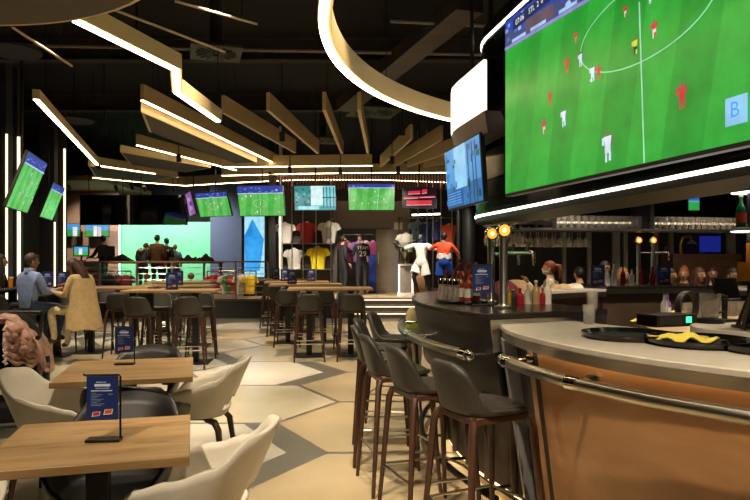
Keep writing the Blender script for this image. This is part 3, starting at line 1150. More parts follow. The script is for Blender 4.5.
far_section(115, 157.5, 'pale far bar counter behind the sauce bottles and the raised dark end', 1.17, 'counter', 'facade2')
far_section(85, 114.6, 'raised dark far bar counter carrying the second pair of beer taps', 1.2, 'darkcounter', 'facade2')
far_section(25, 84.6, 'pale far bar counter where the row of seated customers sits', 1.17, 'counter', 'facade2')

# inner work island
isl = thing('work_island', 'curved inner work island with a dark front inside the round bar', 'counter', pol(140, 1.6, 0))
for nm, pr, m in (('worktop', [(1.65, .915), (1.65, .95), (.95, .95), (.95, .915)], wood('pale_board', 'c2a982', 'ad9269', 2, (3, 3, 3))),
                  ('front_panel', [(1.6, .915), (1.6, .1), (1.0, .1), (1.0, .915)], 'facade'), ('plinth', [(1.55, .1), (1.55, 0), (1.05, 0), (1.05, .1)], 'black')):
    bar_part(isl, nm, lambda th: 0, pr, 80, 190, m, 3)
# pale round-ended service counter
sv = thing('service_counter', 'pale round-ended service counter inside the bar under the wooden easel', 'counter', (3.12, 4.15, 0))
ell = lambda k, a=1.07, b=.6: (a * math.cos(k), b * math.sin(k))
MB().prism([ell(2 * PI * k / 48) for k in range(48)], 1.03, 1.08).build('worktop', M_['counter'], sv, bevel=.006)
MB().prism([ell(2 * PI * k / 48, .95, .5) for k in range(48)], .1, 1.03).build('body', M_['facade'], sv)
MB().prism([ell(2 * PI * k / 48, .9, .45) for k in range(48)], 0, .1).build('plinth', M_['black'], sv)

# ---- canopy over the bar: rounded rectangle in the room's axes
E1 = Vector((-.982, -.187, 0))
E2 = Vector((-.187, .982, 0))
AL, AR, AF, AN, CR = 2.53, 2.6, 2.8, 2.7, .95


def canopy_path(n=10):
    out = []
    for cx, cy, a0 in ((AL - CR, AF - CR, 0), (-(AR - CR), AF - CR, 90), (-(AR - CR), -(AN - CR), 180), (AL - CR, -(AN - CR), 270)):
        for k in range(n + 1):
            a = R(a0 + 90 * k / n)
            nrm = E1 * math.cos(a) + E2 * math.sin(a)
            out.append((BC + E1 * cx + E2 * cy + nrm * CR, nrm))
    return out


CP = canopy_path()


def canopy_part(parent, name, prof, m, sub=None, closed=True, **k):
    path = CP if sub is None else sub
    mb = MB()
    mb.section(lambda q: [q[0] + q[1] * o + Vector((0, 0, z)) - parent.location for o, z in prof], path, closed=closed)
    return mb.build(name, M_[m] if isinstance(m, str) else m, parent, **k)


can = thing('bar_canopy', 'black gloss rounded canopy with a white light line hanging over the round bar', 'canopy', (BC.x, BC.y, 1.9))
canopy_part(can, 'lower_board', [(.0, 1.9), (.0, 1.945), (-.5, 1.945), (-.5, 1.9)], 'facade', CP[11:] + CP[:11], False)
canopy_part(can, 'light_line', [(.012, 1.95), (.012, 1.967), (-.02, 1.967), (-.02, 1.95)], 'ledwhite')
canopy_part(can, 'fascia', [(0, 1.972), (0, 2.3), (-.04, 2.3), (-.04, 1.972)], 'blackgloss')
canopy_part(can, 'drum', [(-.06, 2.3), (-.06, 3.74), (-.1, 3.74), (-.1, 2.3)], 'blackgloss')
canopy_part(can, 'shoulder', [(0, 2.3), (-.1, 2.32), (-.1, 2.3), (0, 2.28)], 'blackgloss')
canopy_part(can, 'drum_light', [(-.045, 2.87), (-.045, 2.885), (-.06, 2.885), (-.06, 2.87)], 'ledwhite')
canopy_part(can, 'top_light', [(-.05, 3.74), (-.05, 3.765), (-.1, 3.765), (-.1, 3.74)], 'ledwhite')
canopy_part(can, 'crown', [(-.06, 3.765), (-.06, 3.9), (-.1, 3.9), (-.1, 3.765)], 'blackgloss')
for k in range(0, 44, 11):
    p = CP[k + 5][0] - CP[k + 5][1] * .08 - can.location
    MB().cyl((p.x, p.y, 2.0), (p.x, p.y, ZC - 1.9), .03, n=8).build('hanger', M_['black'], can)
# upper board and dividers of the open glass shelf along the inner side
rfar = Matrix.Rotation(math.atan2(.187, .982), 3, 'Z')
fc_ = BC + E2 * (AF - .26) - E1 * .05
MB().box(fc_ - can.location + Vector((0, 0, 1.855)), (3.9, .4, .02), rfar).build('glass_shelf', M_['facade'], can)
MB().box(fc_ - E2 * .205 - can.location + Vector((0, 0, 1.855)), (3.9, .01, .026), rfar).build('shelf_edge', M_['steel'], can)
far_line = []
for k in range(11):
    far_line.append(BC + E2 * AF - E1 * (-1.5 + .4 * k))
for k in (0, 3, 7, 10):
    p = far_line[k] - E2 * .27
    MB().box(p - can.location + Vector((0, 0, 2.085)), (.05, .4, .45), Matrix.Rotation(math.atan2(.187, .982), 3, 'Z')).build('divider', M_['black'], can)
# glowing curved sign band around the corner
sub = [q for q in CP[0:11]]
pre = [(BC + E1 * AL + E2 * (v_), E1) for v_ in (1.08, 1.35, 1.6)]
post = [(BC + E2 * AF + E1 * (v_), E2) for v_ in (1.2, .6)]
sgn = thing('lit_sign', 'curved glowing white sign band wrapped around the canopy corner', 'sign', (CP[5][0].x, CP[5][0].y, 2.6))
path = pre + sub + post
canopy_part(sgn, 'lit_face', [(.26, 2.84), (.26, 3.28), (.23, 3.28), (.23, 2.84)], glow('sign_face', 'fff4e6', 1.6), path, False)
canopy_part(sgn, 'box', [(.225, 2.83), (.225, 3.29), (-.055, 3.29), (-.055, 2.83)], 'blackgloss', path, False)
canopy_part(sgn, 'lower_skirt', [(.22, 2.64), (.25, 2.83), (.1, 2.83), (.0, 2.64)], mat('maroon_gloss', '4a2f2a', .35), path, False)
# ------------------------------------------------------------------ seats
def interp(keys, a):
    for (a0, v0), (a1, v1) in zip(keys[:-1], keys[1:]):
        if a <= a1:
            return v0 + (v1 - v0) * smooth01((a - a0) / (a1 - a0))
    return keys[-1][1]


def shell_mesh(zs, keys, half, flare, backlean, n=44, pan=6, wall=7, dish=.02, sq=3.0, gap=0):
    """one-piece seat shell facing +Y: a dished pan whose rim rises towards the back"""
    mb = MB()
    rows = []
    for t in range(pan + wall + 1):
        row = []
        for k in range(n):
            ph = 2 * PI * k / n                     # 0 = +X
            cx, sy = math.cos(ph), math.sin(ph)
            se = (abs(cx) ** sq + abs(sy) ** sq) ** (-1 / sq)
            a = abs(math.degrees(math.atan2(cx, -sy)))      # 0 = back, 180 = front
            hh = interp(keys, a)
            if t <= pan:
                f = t / pan
                r = half * se * f * .93
                z = zs - dish * (1 - f * f)
                p = Vector((cx * r, sy * r, z))
            else:
                f = (t - pan) / wall
                r = half * se * (.93 + .07 * math.sin(f * PI / 2))
                out = flare * f * min(1, hh / .15)
                back = max(0, math.cos(R(a)))
                p = Vector((cx * (r + out), sy * (r + out) - backlean * back * f ** 1.6 * min(1, hh / .2), zs + hh * f ** 1.25))
            row.append(p)
        rows.append(row)
    c = Vector((0, 0, zs - dish))
    vs_ = [c] + [p for r_ in rows[1:] for p in r_]
    fs = [(0, 1 + k, 1 + (k + 1) % n) for k in range(n)]
    for i in range(pan + wall - 1):
        for k in range(n):
            a0, b0 = 1 + i * n, 1 + (i + 1) * n
            ang = abs(math.degrees(math.atan2(math.cos(2 * PI * (k + .5) / n), -math.sin(2 * PI * (k + .5) / n))))
            if gap and i >= pan and i < pan + 2 and ang < gap - 12 * (i - pan):
                continue                            # opening between the back and the seat
            fs.append((a0 + k, b0 + k, b0 + (k + 1) % n, a0 + (k + 1) % n))
    mb.add(vs_, fs)
    return mb


TUB = [(0, .38), (38, .36), (62, .25), (85, .205), (112, .17), (138, .07), (158, .012), (180, .004)]


def tub_chair(m, label):
    t = thing('tub_chair', label, 'chair')
    shell_mesh(.45, TUB, .235, .045, .1, n=60, gap=38).build('seat_shell', M_[m], t, solid=.018, angle=80)
    wm = 'walnut'
    for sx in (-1, 1):
        for sy in (-1, 1):
            MB().tube([(sx * .1, sy * .1, .415), (sx * .17, sy * .17, .405), (sx * .2, sy * .2, .36), (sx * .245, sy * .245, 0)], [.024, .024, .023, .013], 8).build('leg', M_[wm], t)
    MB().box((0, 0, .42), (.26, .26, .02)).build('seat_frame', M_[wm], t, bevel=.01)
    return t


STB = [(0, .24), (22, .24), (36, .225), (46, .18), (56, .06), (68, .018), (110, .012), (180, .004)]


def bar_stool(label):
    t = thing('bar_stool', label, 'bar stool')
    shell_mesh(.77, STB, .19, .008, .045, n=64, sq=3.2).build('seat_shell', M_['stoolseat'], t, solid=.03, angle=80)
    for sx in (-1, 1):
        for sy in (-1, 1):
            MB().tube([(sx * .13, sy * .13, .735), (sx * .165, sy * .165, .725), (sx * .178, sy * .178, .68), (sx * .225, sy * .225, 0)], [.018, .021, .021, .012], 8).build('leg', M_['walnut'], t)
    MB().box((0, .155, .735), (.3, .03, .035)).box((0, -.155, .735), (.3, .03, .035)).box((.155, 0, .735), (.03, .3, .035)).box((-.155, 0, .735), (.03, .3, .035)).build('seat_frame', M_['walnut'], t, bevel=.006)
    q = .205
    MB().tube([(-q, -q, .27), (-q, q, .27), (0, q + .03, .27), (q, q, .27), (q, -q, .27)], .008, 6, closed=True).build('foot_ring', M_['steel'], t)
    return t


stool0 = bar_stool('x')
s_used = []
# stools along the bar, seats towards the counter
sang = [209.6, 201.0, 192.5, 184.0, 175.5, 165.5]
swords = ['bar stool at the counter nearest the steel post and the wooden bar front', 'bar stool second from the steel post along the dark counter',
          'bar stool third from the steel post along the dark counter', 'bar stool fourth from the steel post along the dark counter',
          'bar stool fifth from the steel post along the dark counter', 'bar stool at the far tip of the dark counter']
for th, w_ in zip(sang, swords):
    p = pol(th, 3.84 if th < 208 else 3.86)
    a = math.atan2(BC.y - p.y, BC.x - p.x) - PI / 2
    place(stool0, s_used, p, a + rng.uniform(-.1, .1), w_, 'dark bar stools along the round bar')

# ------------------------------------------------------------------ high tables with their stools
def high_table(label):
    t = thing('bar_table', label, 'bar table')
    MB().span((-.66, -.35, 1.045), (.66, .35, 1.08)).build('table_top', M_['oak'], t, bevel=.004)
    for x in (-.33, .33):
        MB().span((x - .045, -.045, .012), (x + .045, .045, 1.03)).build('post', M_['black'], t, bevel=.004)
        MB().span((x - .22, -.25, 0), (x + .22, .25, .012)).build('base_plate', M_['black'], t)
    MB().span((-.45, -.2, 1.03), (.45, .2, 1.045)).build('bracket', M_['black'], t)
    return t


ht0 = high_table('x')
h_used = []
GTR, GTL = 'high oak tables in the row towards the shop steps', 'high oak tables in the row towards the green wall'


def table_spot(p, label, group, stools=((-.33, -.52), (.33, -.52), (-.33, .52), (.33, .52)), slabel=None, sgroup=None, rz=RZ * .35):
    place(ht0, h_used, (p.x, p.y, 0), rz, label, group)
    m3 = Matrix.Rotation(rz, 3, 'Z')
    for (x, y) in stools:
        q = m3 @ Vector((x, y, 0)) + Vector((p.x, p.y, 0))
        place(stool0, s_used, q, rz + (0 if y < 0 else PI) + rng.uniform(-.12, .12), slabel + (', dining side' if y < 0 else ', shop side') + (', outer end' if x < 0 else ', bar end'), sgroup)


tr = []
for k, (px, Y) in enumerate(((330, 10.35), (306, 12.0), (297, 13.6), (287, 15.2))):
    p = Vector(((px - 375) / F * Y, Y, 0))
    tr.append(p)
    table_spot(p, ('high oak bar table nearest the round bar', 'second high oak bar table behind the one nearest the bar',
                   'third high oak bar table of the row to the shop', 'last high oak bar table before the platform')[k], GTR,
               slabel='dark bar stool at the ' + ('shop-row table nearest the bar', 'second shop-row table', 'third shop-row table', 'last shop-row table')[k], sgroup='bar stools at the row of tables towards the shop')
tl = []
for k, (px, Y, lab) in enumerate(((173, 9.6, 'high oak table in front of the green wall, closest to the dining chairs'),
                                  (178, 11.5, 'high oak table in front of the green wall, middle of three'),
                                  (181, 13.4, 'high oak table in front of the green wall, nearest the railing'))):
    p = Vector(((px - 375) / F * Y, Y, 0))
    tl.append(p)
    table_spot(p, lab, GTL, slabel='dark bar stool at the ' + ('front', 'middle', 'rear')[k] + ' green-wall table',
               sgroup='bar stools at the green-wall tables')
p = Vector(((112 - 375) / F * 10.7, 10.7, 0))
table_spot(p, 'high oak table beside the woman in the beige coat', GTL, ((.3, -.52), (-.3, .52), (.3, .52)),
           'dark bar stool at the empty table beside the woman in beige', 'bar stools beside the beige coat')
tdin = Vector(((35 - 375) / F * 10.3, 10.3, 0))
table_spot(tdin, 'high oak table with food where the man in the blue shirt sits', GTL, ((.28, -.5), (-.3, .55), (.3, .55), (-.25, -.55)),
           'dark bar stool at the table with food', 'bar stools at the diners table')

# ------------------------------------------------------------------ low dining tables
def dining_table(corners, label):
    """corners: pixels of back right, front right, back left on the table top"""
    br, fr, bl = [G(x, y, .75) for x, y in corners[:3]]
    if len(corners) > 3:
        fl = G(*corners[3], .75)
        e1_, e2_ = ((br - fr) + (bl - fl)) / 2, ((br - bl) + (fr - fl)) / 2
        m_ = (br + fr + bl + fl) / 4
        br, fr, bl = m_ + (e1_ + e2_) / 2, m_ + (e2_ - e1_) / 2, m_ + (e1_ - e2_) / 2
    ey = (br - fr)
    ex = (br - bl)
    d_, w_ = ey.length, ex.length
    ang = (math.atan2(ex.y, ex.x) + math.atan2(ey.y, ey.x) - PI / 2) / 2
    c = (fr + bl) / 2
    t = thing('dining_table', label, 'table', (c.x, c.y, 0), ang)
    MB().span((-w_ / 2, -d_ / 2, .715), (w_ / 2, d_ / 2, .75)).build('table_top', M_['oak'], t, bevel=.003)
    MB().span((-.045, -.045, .02), (.045, .045, .7)).build('post', M_['black'], t, bevel=.004)
    MB().span((-.2, -.2, .7), (.2, .2, .715)).build('bracket', M_['black'], t)
    MB().span((-.24, -.24, 0), (.24, .24, .02)).build('base_plate', M_['black'], t, bevel=.004)
    return t, c, ang, w_, d_


dt1, c1, a1, w1, d1 = dining_table(((190, 414.5), (190, 456.7), (22, 424.5)), 'smaller square oak dining table with black post and menu stand')
dt2, c2, a2, w2, d2 = dining_table(((193, 357.5), (193, 376.5), (71, 361), (54, 383)), 'larger oak dining table with black post between the stroller and the aisle')

wchair = tub_chair('shellwhite', 'x')
wu = []
bchair = tub_chair('shellblack', 'x')
bu = []


def chair_at(proto, used, x, y, face, label, group):
    place(proto, used, (x, y, 0), face, label, group)


GW, GB = 'cream tub chairs at the dining tables', 'black tub chairs at the dining tables'
# faces: rotation such that local +Y looks at the table
for proto, used, x, y, a, lab, grp in (
        (wchair, wu, -.79, 2.76, 86, 'cream tub chair at the aisle side of the smaller dining table', GW),
        (wchair, wu, -1.26, 4.56, 92, 'cream tub chair beside the larger dining table on the aisle side', GW),
        (wchair, wu, -1.94, 4.08, -84, 'cream tub chair between the stroller and the larger dining table', GW),
        (wchair, wu, -1.84, 2.7, -80, 'cream tub chair tucked under the outer side of the smaller dining table', GW),
        (bchair, bu, -1.75, 4.86, 186, 'black tub chair on the stool side of the larger dining table', GB),
        (bchair, bu, -1.4, 3.86, 4, 'black tub chair with its back to the smaller dining table', GB),
        (bchair, bu, -1.2, 2.98, 186, 'black tub chair facing the menu stand on the smaller table', GB),
        (bchair, bu, -1.0, 2.16, 8, 'black tub chair tucked under the smaller dining table opposite the other black chair', GB)):
    chair_at(proto, used, x, y, R(a), lab, grp)


# ------------------------------------------------------------------ menu stands
menu = [(rect(0, 0, 1, 1), '1d2f66'), (rect(.3, .86, .62, .88), 'aab4d0'), (rect(.25, .77, .75, .83), 'c8d0e4'), (rect(.28, .72, .72, .74), '9aa6c8'),
        (rect(.14, .66, .82, .685), 'b8c2dc')]
for k in range(9):
    menu.append((rect(.14, .61 - k * .035, .3 + .3 * ((k * 37) % 10) / 10, .622 - k * .035), '7f8cb8'))
menu += [(rect(.7, .585, .84, .6), '9aa6c8')]
menu += [([(.16, .08), (.42, .1), (.45, .2), (.2, .19)], 'c8c0bc'), ([(.2, .1), (.4, .11), (.42, .19), (.22, .18)], 'a83a3a'),
         ([(.54, .12), (.82, .13), (.85, .25), (.58, .24)], 'd8d0c4'), ([(.57, .14), (.8, .15), (.83, .24), (.6, .23)], 'c05a2a')]


def menu_stand(label, sc=1.0):
    t = thing('menu_stand', label, 'menu stand')
    w_, h_ = .15 * sc, .21 * sc
    MB().box((.0, 0, .006), (.155 * sc, .07 * sc, .012)).build('foot', M_['blackmetal'], t, bevel=.002)
    MB().tube([(.075 * sc, 0, .01), (.075 * sc, 0, .305 * sc), (.068 * sc, 0, .312 * sc), (-.085 * sc, 0, .312 * sc), (-.095 * sc, 0, .318 * sc)], .005 * sc, 8).build('hanger_rod', M_['blackmetal'], t)
    MB().span((-.078 * sc, -.004, .31 * sc - h_), (.066 * sc, -.001, .307 * sc)).build('card', mat('navy_card', '1d2f66', .4), t)
    picture(t, .142 * sc, h_ - .004, menu, 'print', y=-.0045, name='menu_print', loc=(-.006 * sc, 0, .3085 * sc - h_ / 2), step=.0002)
    return t


ms0 = menu_stand('x', .88)
mu = []
p = G(104, 438, .762)
place(ms0, mu, (p.x, p.y, .75), R(6), 'blue menu card on a black rod stand on the smaller dining table', None)
p = G(125, 364.5, .75)
place(ms0, mu, (p.x, p.y, .75), R(6), 'blue menu card on a black rod stand on the larger dining table', None)
p = Vector((.72, 4.34))
place(ms0, mu, (p.x, p.y, 1.2), R(-4), 'blue menu card on a black stand beside the near beer taps', None)


def card_stand(label):
    t = thing('menu_card', label, 'menu card')
    MB().box((0, 0, .005), (.17, .09, .01)).build('foot', M_['blackmetal'], t)
    MB().span((-.085, -.004, .01), (.085, .004, .25)).build('card', mat('navy_card', '1d2f66', .4), t)
    picture(t, .165, .235, menu, 'print', y=-.0045, name='menu_print', loc=(0, 0, .13), step=.0002)
    return t


cs0 = card_stand('x')
cu_ = []
for (tp, dx, lab) in ((tl[0], .0, 'front one of the green-wall tables'), (tl[1], .02, 'middle one of the green-wall tables'), (tr[1], -.25, 'second table of the shop row'),
                      (tr[2], -.25, 'third table of the shop row'), (tr[3], -.25, 'last table of the shop row'), (tr[2], .3, 'third table of the shop row, inner end')):
    place(cs0, cu_, (tp.x + dx, tp.y - .05, 1.08), RZ * .35, 'upright blue menu card on the ' + lab, 'upright menu cards on high tables')
for dx in (.05, .28):
    place(cs0, cu_, (tdin.x + dx + .1, tdin.y + .1, 1.08), 0, 'one of the two upright blue menu cards among the food', 'upright menu cards on the food table')
# ------------------------------------------------------------------ left columns with LED edges
def column(px, Y, w, ztop, z0, label, sw=.03):
    p = P(px, 261, Y)
    t = thing('led_column', label, 'column', (p.x, p.y, 0), RZ)
    MB().span((-w, 0, 0), (-.02, .5, ZC)).build('shaft', M_['darkgrey'], t)
    MB().span((-.02, -.03, z0), (-.02 + sw, .02, ztop)).build('light_strip', M_['ledsoft'], t)


column(7, 12.3, .35, 3.9, .4, 'black column with a warm light strip at the outer edge of the seating')
column(18.5, 13.1, .3, 4.0, .4, 'black column with a bright light strip behind the man in the blue shirt', .055)
column(55, 16.2, .35, 2.47, .6, 'black column with a warm light strip before the back counter')
column(64.5, 16.8, .3, 4.4, .6, 'black column with a bright light strip at the end of the railing', .045)
mb = MB().span((0, 0, 0), (.06, 3.2, 4.6))
one('glass_partition', mb, mat('smoked_glass', '1a1c1c', .1, spec=.8), 'dark smoked glass partition behind the LED columns', 'partition', loc=(-8.6, 12.4, 0), rz=RZ)
one('blue_light_panel', MB().span((0, 0, 2.2), (.05, 2.2, 2.75)), glow('blue_panel', '4a4ad8', .8), 'violet-blue glowing panel behind the leaning televisions', 'light panel', loc=(-8.4, 13.0, 0), rz=RZ)

# back counter of the left room
bcx = P(50, 285, 19.5)
t = thing('back_counter', 'grey back counter with wooden top at the end of the railing', 'counter', (bcx.x - .3, 19.5, PZ))
MB().span((-.9, 0, 0), (1.64, .6, .95)).build('body', M_['grey'], t)
MB().span((-.95, -.03, .95), (1.68, .65, 1.0)).build('worktop', wood('counter_board', 'a08050', '86683f', 2), t)

# ------------------------------------------------------------------ back room with the green wall
GY = 23.0
gx0, gx1 = P(121, 0, GY).x, P(212, 0, GY).x
one('green_wall', MB().span((gx0, GY, PZ), (gx1, GY + .1, P(0, 222, GY).z)), mat('mint_green_paint', '66c78e', .6, var=.03), 'bright mint green lit wall behind the group of standing people', 'wall panel')
one('blue_grey_wall', MB().span((gx1, GY - .25, PZ), (P(243, 0, GY).x, GY + .1, 4.2)), mat('slate_paint', '4a5570', .7, var=.05), 'slate blue wall beside the green wall', 'wall panel')
one('tan_wall', MB().span((P(60, 0, 22.8).x, 22.8, PZ), (P(118, 0, 22.8).x, 22.95, 3.9)), mat('tan_paint', '8a6f5c', .7, var=.08), 'tan wall carrying two small televisions behind the back counter', 'wall panel')
one('light_edge', MB().span((P(118.2, 0, 22.9).x, 22.86, PZ), (P(120.5, 0, 22.9).x, 22.92, 2.8)), glow('cyan_edge', 'b8f4e4', 1.2), 'pale cyan light edge beside the green wall', 'light strip')
for k, (x0, x1) in enumerate(((80, 131), (131.5, 187))):
    a_, b_ = P(x0, 225, 19.0), P(x1, 195, 19.0)
    t = thing('gloss_panel', ('black glossy hanging panel nearer the columns', 'black glossy hanging panel above the green wall')[k], 'panel', ((a_.x + b_.x) / 2, 19.0, a_.z))
    w_, h_ = (b_.x - a_.x), b_.z - a_.z
    MB().span((-w_ / 2, 0, 0), (w_ / 2, .06, h_)).build('sheet', mat('rippled_black_gloss', '0a0a0a', .06, var=.2, scale=.9, bump=1.0, spec=1.0), t)
    MB().span((-w_ / 2, -.02, 0), (-w_ / 2 + .03, .08, h_)).span((w_ / 2 - .03, -.02, 0), (w_ / 2, .08, h_)).build('frame', M_['blackmetal'], t)
    for xx in (-w_ / 3, w_ / 3):
        MB().cyl((xx, .03, h_), (xx, .03, ZC - a_.z), .012, n=6).build('hanger', M_['black'], t)

# wash lamps for the green wall and the shop
for x in (-8.2, -7.3, -6.4):
    spot_lamp(x, 20.6, 3.8, (x, 23.0, 1.8), 130, 110, (1, .97, .92), label='black can spotlight washing the green wall')
spot_lamp(-9.6, 20.4, 3.8, (-9.8, 22.8, 2.2), 160, 70, WARM, label='black can spotlight above the back counter')
spot_lamp(-5.4, 21.0, 3.8, (-5.4, 22.8, 2.6), 22, 60, (.8, .85, 1), label='black can spotlight washing the slate wall')
for x, y, e in ((-2.2, 16.8, 230), (-.9, 16.9, 210), (.6, 16.9, 230), (1.9, 16.6, 170)):
    spot_lamp(x, y, 3.85, (x + .1, y + 2.2, 1.0), e, 70, (1, .9, .76), label='black can spotlight lighting the shop platform')

spot_lamp(-7.2, 19.25, 3.7, (-7.0, 20.7, 1.4), 50, 60, WARM, label='black can spotlight added to brighten the group at the green wall')  # added front light so the group stands out less as silhouettes
spot_lamp(-6.7, 15.7, 3.8, (-5.6, 18.2, 1.0), 120, 60, WARM, label='black can spotlight lighting the shirts behind the railing')

# railing along the platform
RY = 17.15
t = thing('railing', 'wood-topped steel railing along the platform in front of the green wall', 'railing', (0, RY, PZ))
xa, xb = P(62, 0, RY).x, P(269, 0, RY).x
MB().span((xa, -.04, .96), (xb, .04, 1.0)).build('top_rail', wood('rail_wood', '9a7048', '7d5837', 2), t)
for px in (64, 100, 137, 172, 204, 236, 268):
    x = P(px, 0, RY).x
    MB().span((x - .025, -.025, 0), (x + .025, .025, .96)).build('post', M_['steel'], t)
for z in (.18, .34, .5, .66, .82):
    MB().cyl((xa, 0, z), (xb, 0, z), .011, n=6).build('cross_bar', M_['steel'], t)

# ------------------------------------------------------------------ shirts
def shirt_mesh(mb, w=.5, h=.68, d=.2, sleeves=True):
    """short-sleeved shirt filled as on a torso form, standing on z = 0, front towards -Y"""
    prof = [(.0, .40, .36), (.12, .41, .37), (.35, .44, .42), (.55, .48, .5), (.75, .5, .52), (.88, .46, .44), (.95, .3, .32), (1.0, .17, .24)]
    n = 16
    rows = []
    for (f, hw, hd) in prof:
        rows.append([Vector((w * hw * math.cos(2 * PI * k / n), d * hd * math.sin(2 * PI * k / n) * (1 + .0), h * f)) for k in range(n)])
    fs = []
    for i in range(len(rows) - 1):
        for k in range(n):
            fs.append((i * n + k, i * n + (k + 1) % n, (i + 1) * n + (k + 1) % n, (i + 1) * n + k))
    fs.append(tuple(range(n - 1, -1, -1)))
    fs.append(tuple((len(rows) - 1) * n + k for k in range(n)))
    mb.add([p for r_ in rows for p in r_], fs)
    if sleeves:
        for s_ in (-1, 1):
            mb.tube([(s_ * w * .34, 0, h * .87), (s_ * w * .5, 0, h * .82), (s_ * w * .62, 0, h * .6)], [d * .33, d * .38, d * .42], 10)
    return mb


def shirt(px, py, Y, c, label, sc=1.0, group=None, hung=True, c2=None, name='display_shirt', turn=0.0):
    """py is the pixel row of the hem"""
    p = P(px, py, Y)
    t = thing(name, label, 'shirt', p, turn, group)
    m = mat('shirt_' + c, c, .8, var=.1, scale=14)
    shirt_mesh(MB(), .5 * sc, .68 * sc, .24 * sc).build('jersey', m, t, angle=60)
    if c2:
        MB().span((-.09 * sc, -.125 * sc, .14 * sc), (.09 * sc, -.07 * sc, .5 * sc)).build('panel', mat('shirt_' + c2, c2, .8), t, bevel=.01)
    MB().lathe([(.05 * sc, .68 * sc), (.055 * sc, .71 * sc), (.045 * sc, .715 * sc), (.001, .715 * sc)], 10).build('neck_cap', M_['white'], t)
    if hung:
        MB().cyl((0, .0, .7 * sc), (0, 0, .82 * sc), .008, n=5).build('hook', M_['chrome'], t)
    return t


# ------------------------------------------------------------------ shop front
SY = 20.6
m_shopwall = mat('taupe_wall', '6b6158', .7, var=.06)
t = struct(MB().span((P(333, 0, SY).x, SY, PZ), (P(337, 0, SY).x, SY + .25, 3.4)).span((P(391, 0, SY).x, SY, PZ), (P(410, 0, SY).x, SY + .25, 3.4))
           .span((P(337, 0, SY).x, SY, 2.55), (P(391, 0, SY).x, SY + .25, 3.4)).build('wall_shop', m_shopwall))
struct(MB().span((-5.0, 24.2, PZ), (6, 24.3, 4.2)).build('wall_shop_rear', mat('shop_rear', '3a332d', .8)))
dr = struct(MB().span((P(376, 0, SY).x, SY - .02, PZ), (P(391, 0, SY).x, SY - .07, 2.5)).build('door_1', mat('bronze_door', '6f6048', .45)))
MB().span((P(378, 0, SY).x, SY - .075, PZ + .9), (P(378, 0, SY).x + .03, SY - .11, PZ + 1.3)).build('door_handle', M_['steel'], dr)
one('notice', MB().span((P(394, 0, SY).x, SY - .02, P(0, 229.5, SY).z), (P(402.5, 0, SY).x, SY, P(0, 222.5, SY).z)), mat('pale_sign', 'c9bfa8', .6), 'small pale sign on the taupe wall beside the shop door', 'sign')
# blue arrow poster, lit from within
PYY = 18.6
a_, b_ = P(244.5, 277, PYY), P(264.5, 216.5, PYY)
w_, h_ = b_.x - a_.x, b_.z - a_.z
t = thing('light_poster', 'tall glowing pale blue poster with a big blue arrow shape', 'poster', ((a_.x + b_.x) / 2, PYY, PZ))
MB().span((-w_ / 2 - .03, .0, 0), (w_ / 2 + .03, .12, b_.z - PZ + .05)).build('light_box', M_['black'], t)
picture(t, w_, h_, [(rect(0, 0, 1, 1), 'a6e2f4'), ([(.02, .1), (.76, .1), (.97, .62), (.4, .96), (.0, .68)], '2f9ae8'), ([(.02, .1), (.76, .1), (.8, .5), (.4, .66), (.02, .5)], '3aa6f0'),
                    ([(.0, .68), (.4, .66), (.4, .96)], '2488d8')], y=-.004, loc=(0, 0, a_.z - PZ + h_ / 2))
for px, w_, m, lab in ((271.5, 5.5, 'black', 'black square pillar beside the arrow poster'), (280, 2.2, 'white', 'slim pale post framing the shirt rack')):
    x = P(px, 0, 18.8).x
    one('pillar', MB().span((x - w_ * .0145, 18.8, PZ), (x + w_ * .0145, 19.1, ZC)), M_[m], lab, 'pillar')
# ceiling light tubes of the shop
for k, (x0, x1, y, Y) in enumerate(((332, 362, 219, 22.5), (338, 380, 213, 21.8), (292, 330, 222, 22.6), (412, 440, 215, 22), (345, 388, 223, 23.4), (286, 318, 212, 21.6))):
    a_, b_ = P(x0, y, Y), P(x1, y - 1, Y)
    t = thing('light_tube', 'white light tube inside the sports shop', 'light tube', a_, 0, 'light tubes in the shop')
    MB().cyl((0, 0, 0), b_ - a_, .03, n=8).build('tube', glow('shop_tube', 'fff4e6', 5), t)
    MB().cyl((.1, 0, .02), (.1, 0, ZC - a_.z), .006, n=5).build('rod', M_['black'], t)

# shirt rack of tall steel poles with shelves
KY = 19.6
rk = thing('shirt_rack', 'tall steel pole rack with shelves carrying sports shirts', 'rack', (P(306, 0, KY).x, KY, PZ))
x_ = lambda px: P(px, 0, KY).x - rk.location.x
for px in (282, 292, 303, 316, 331):
    MB().cyl((x_(px), 0, 0), (x_(px), 0, 4.2 - PZ), .018, n=8).build('pole', M_['steel'], rk)
for py in (243, 269):
    z = P(0, py, KY).z - PZ
    MB().span((x_(281), -.02, z - .025), (x_(332), .36, z)).build('shelf', M_['steel'], rk)
MB().span((x_(281), .4, 0), (x_(332), .44, 3.2)).build('back_board', mat('rack_back', '3c3630', .8), rk)
GS = None
for px, py, c, lab, sc in ((285, 243, 'd8d2c8', 'white shirt on the upper rack shelf next to the pale post', .9), (307, 243, 'a8262c', 'red shirt on the upper rack shelf', .92),
                           (329, 243, 'c4beb4', 'off-white shirt with grey front on the upper rack shelf', .95), (294, 269, 'c6c2ba', 'pale grey shirt on the lower rack shelf', .9),
                           (318, 269, 'e0c818', 'bright yellow shirt on the lower rack shelf', .98)):
    o = shirt(px, py, KY + .15, c, lab, sc, c2='77706a' if 'grey front' in lab else None, hung=False)
    o.location.z = P(0, py, KY).z + .001
spot_lamp(-.75, 21.3, 3.3, (-.3, 22.6, 1.6), 26, 80, (1, .92, .85), label='black can spotlight added to brighten the shirts in the shop doorway')  # extra lamp, added to lift the hanging shirts behind the door
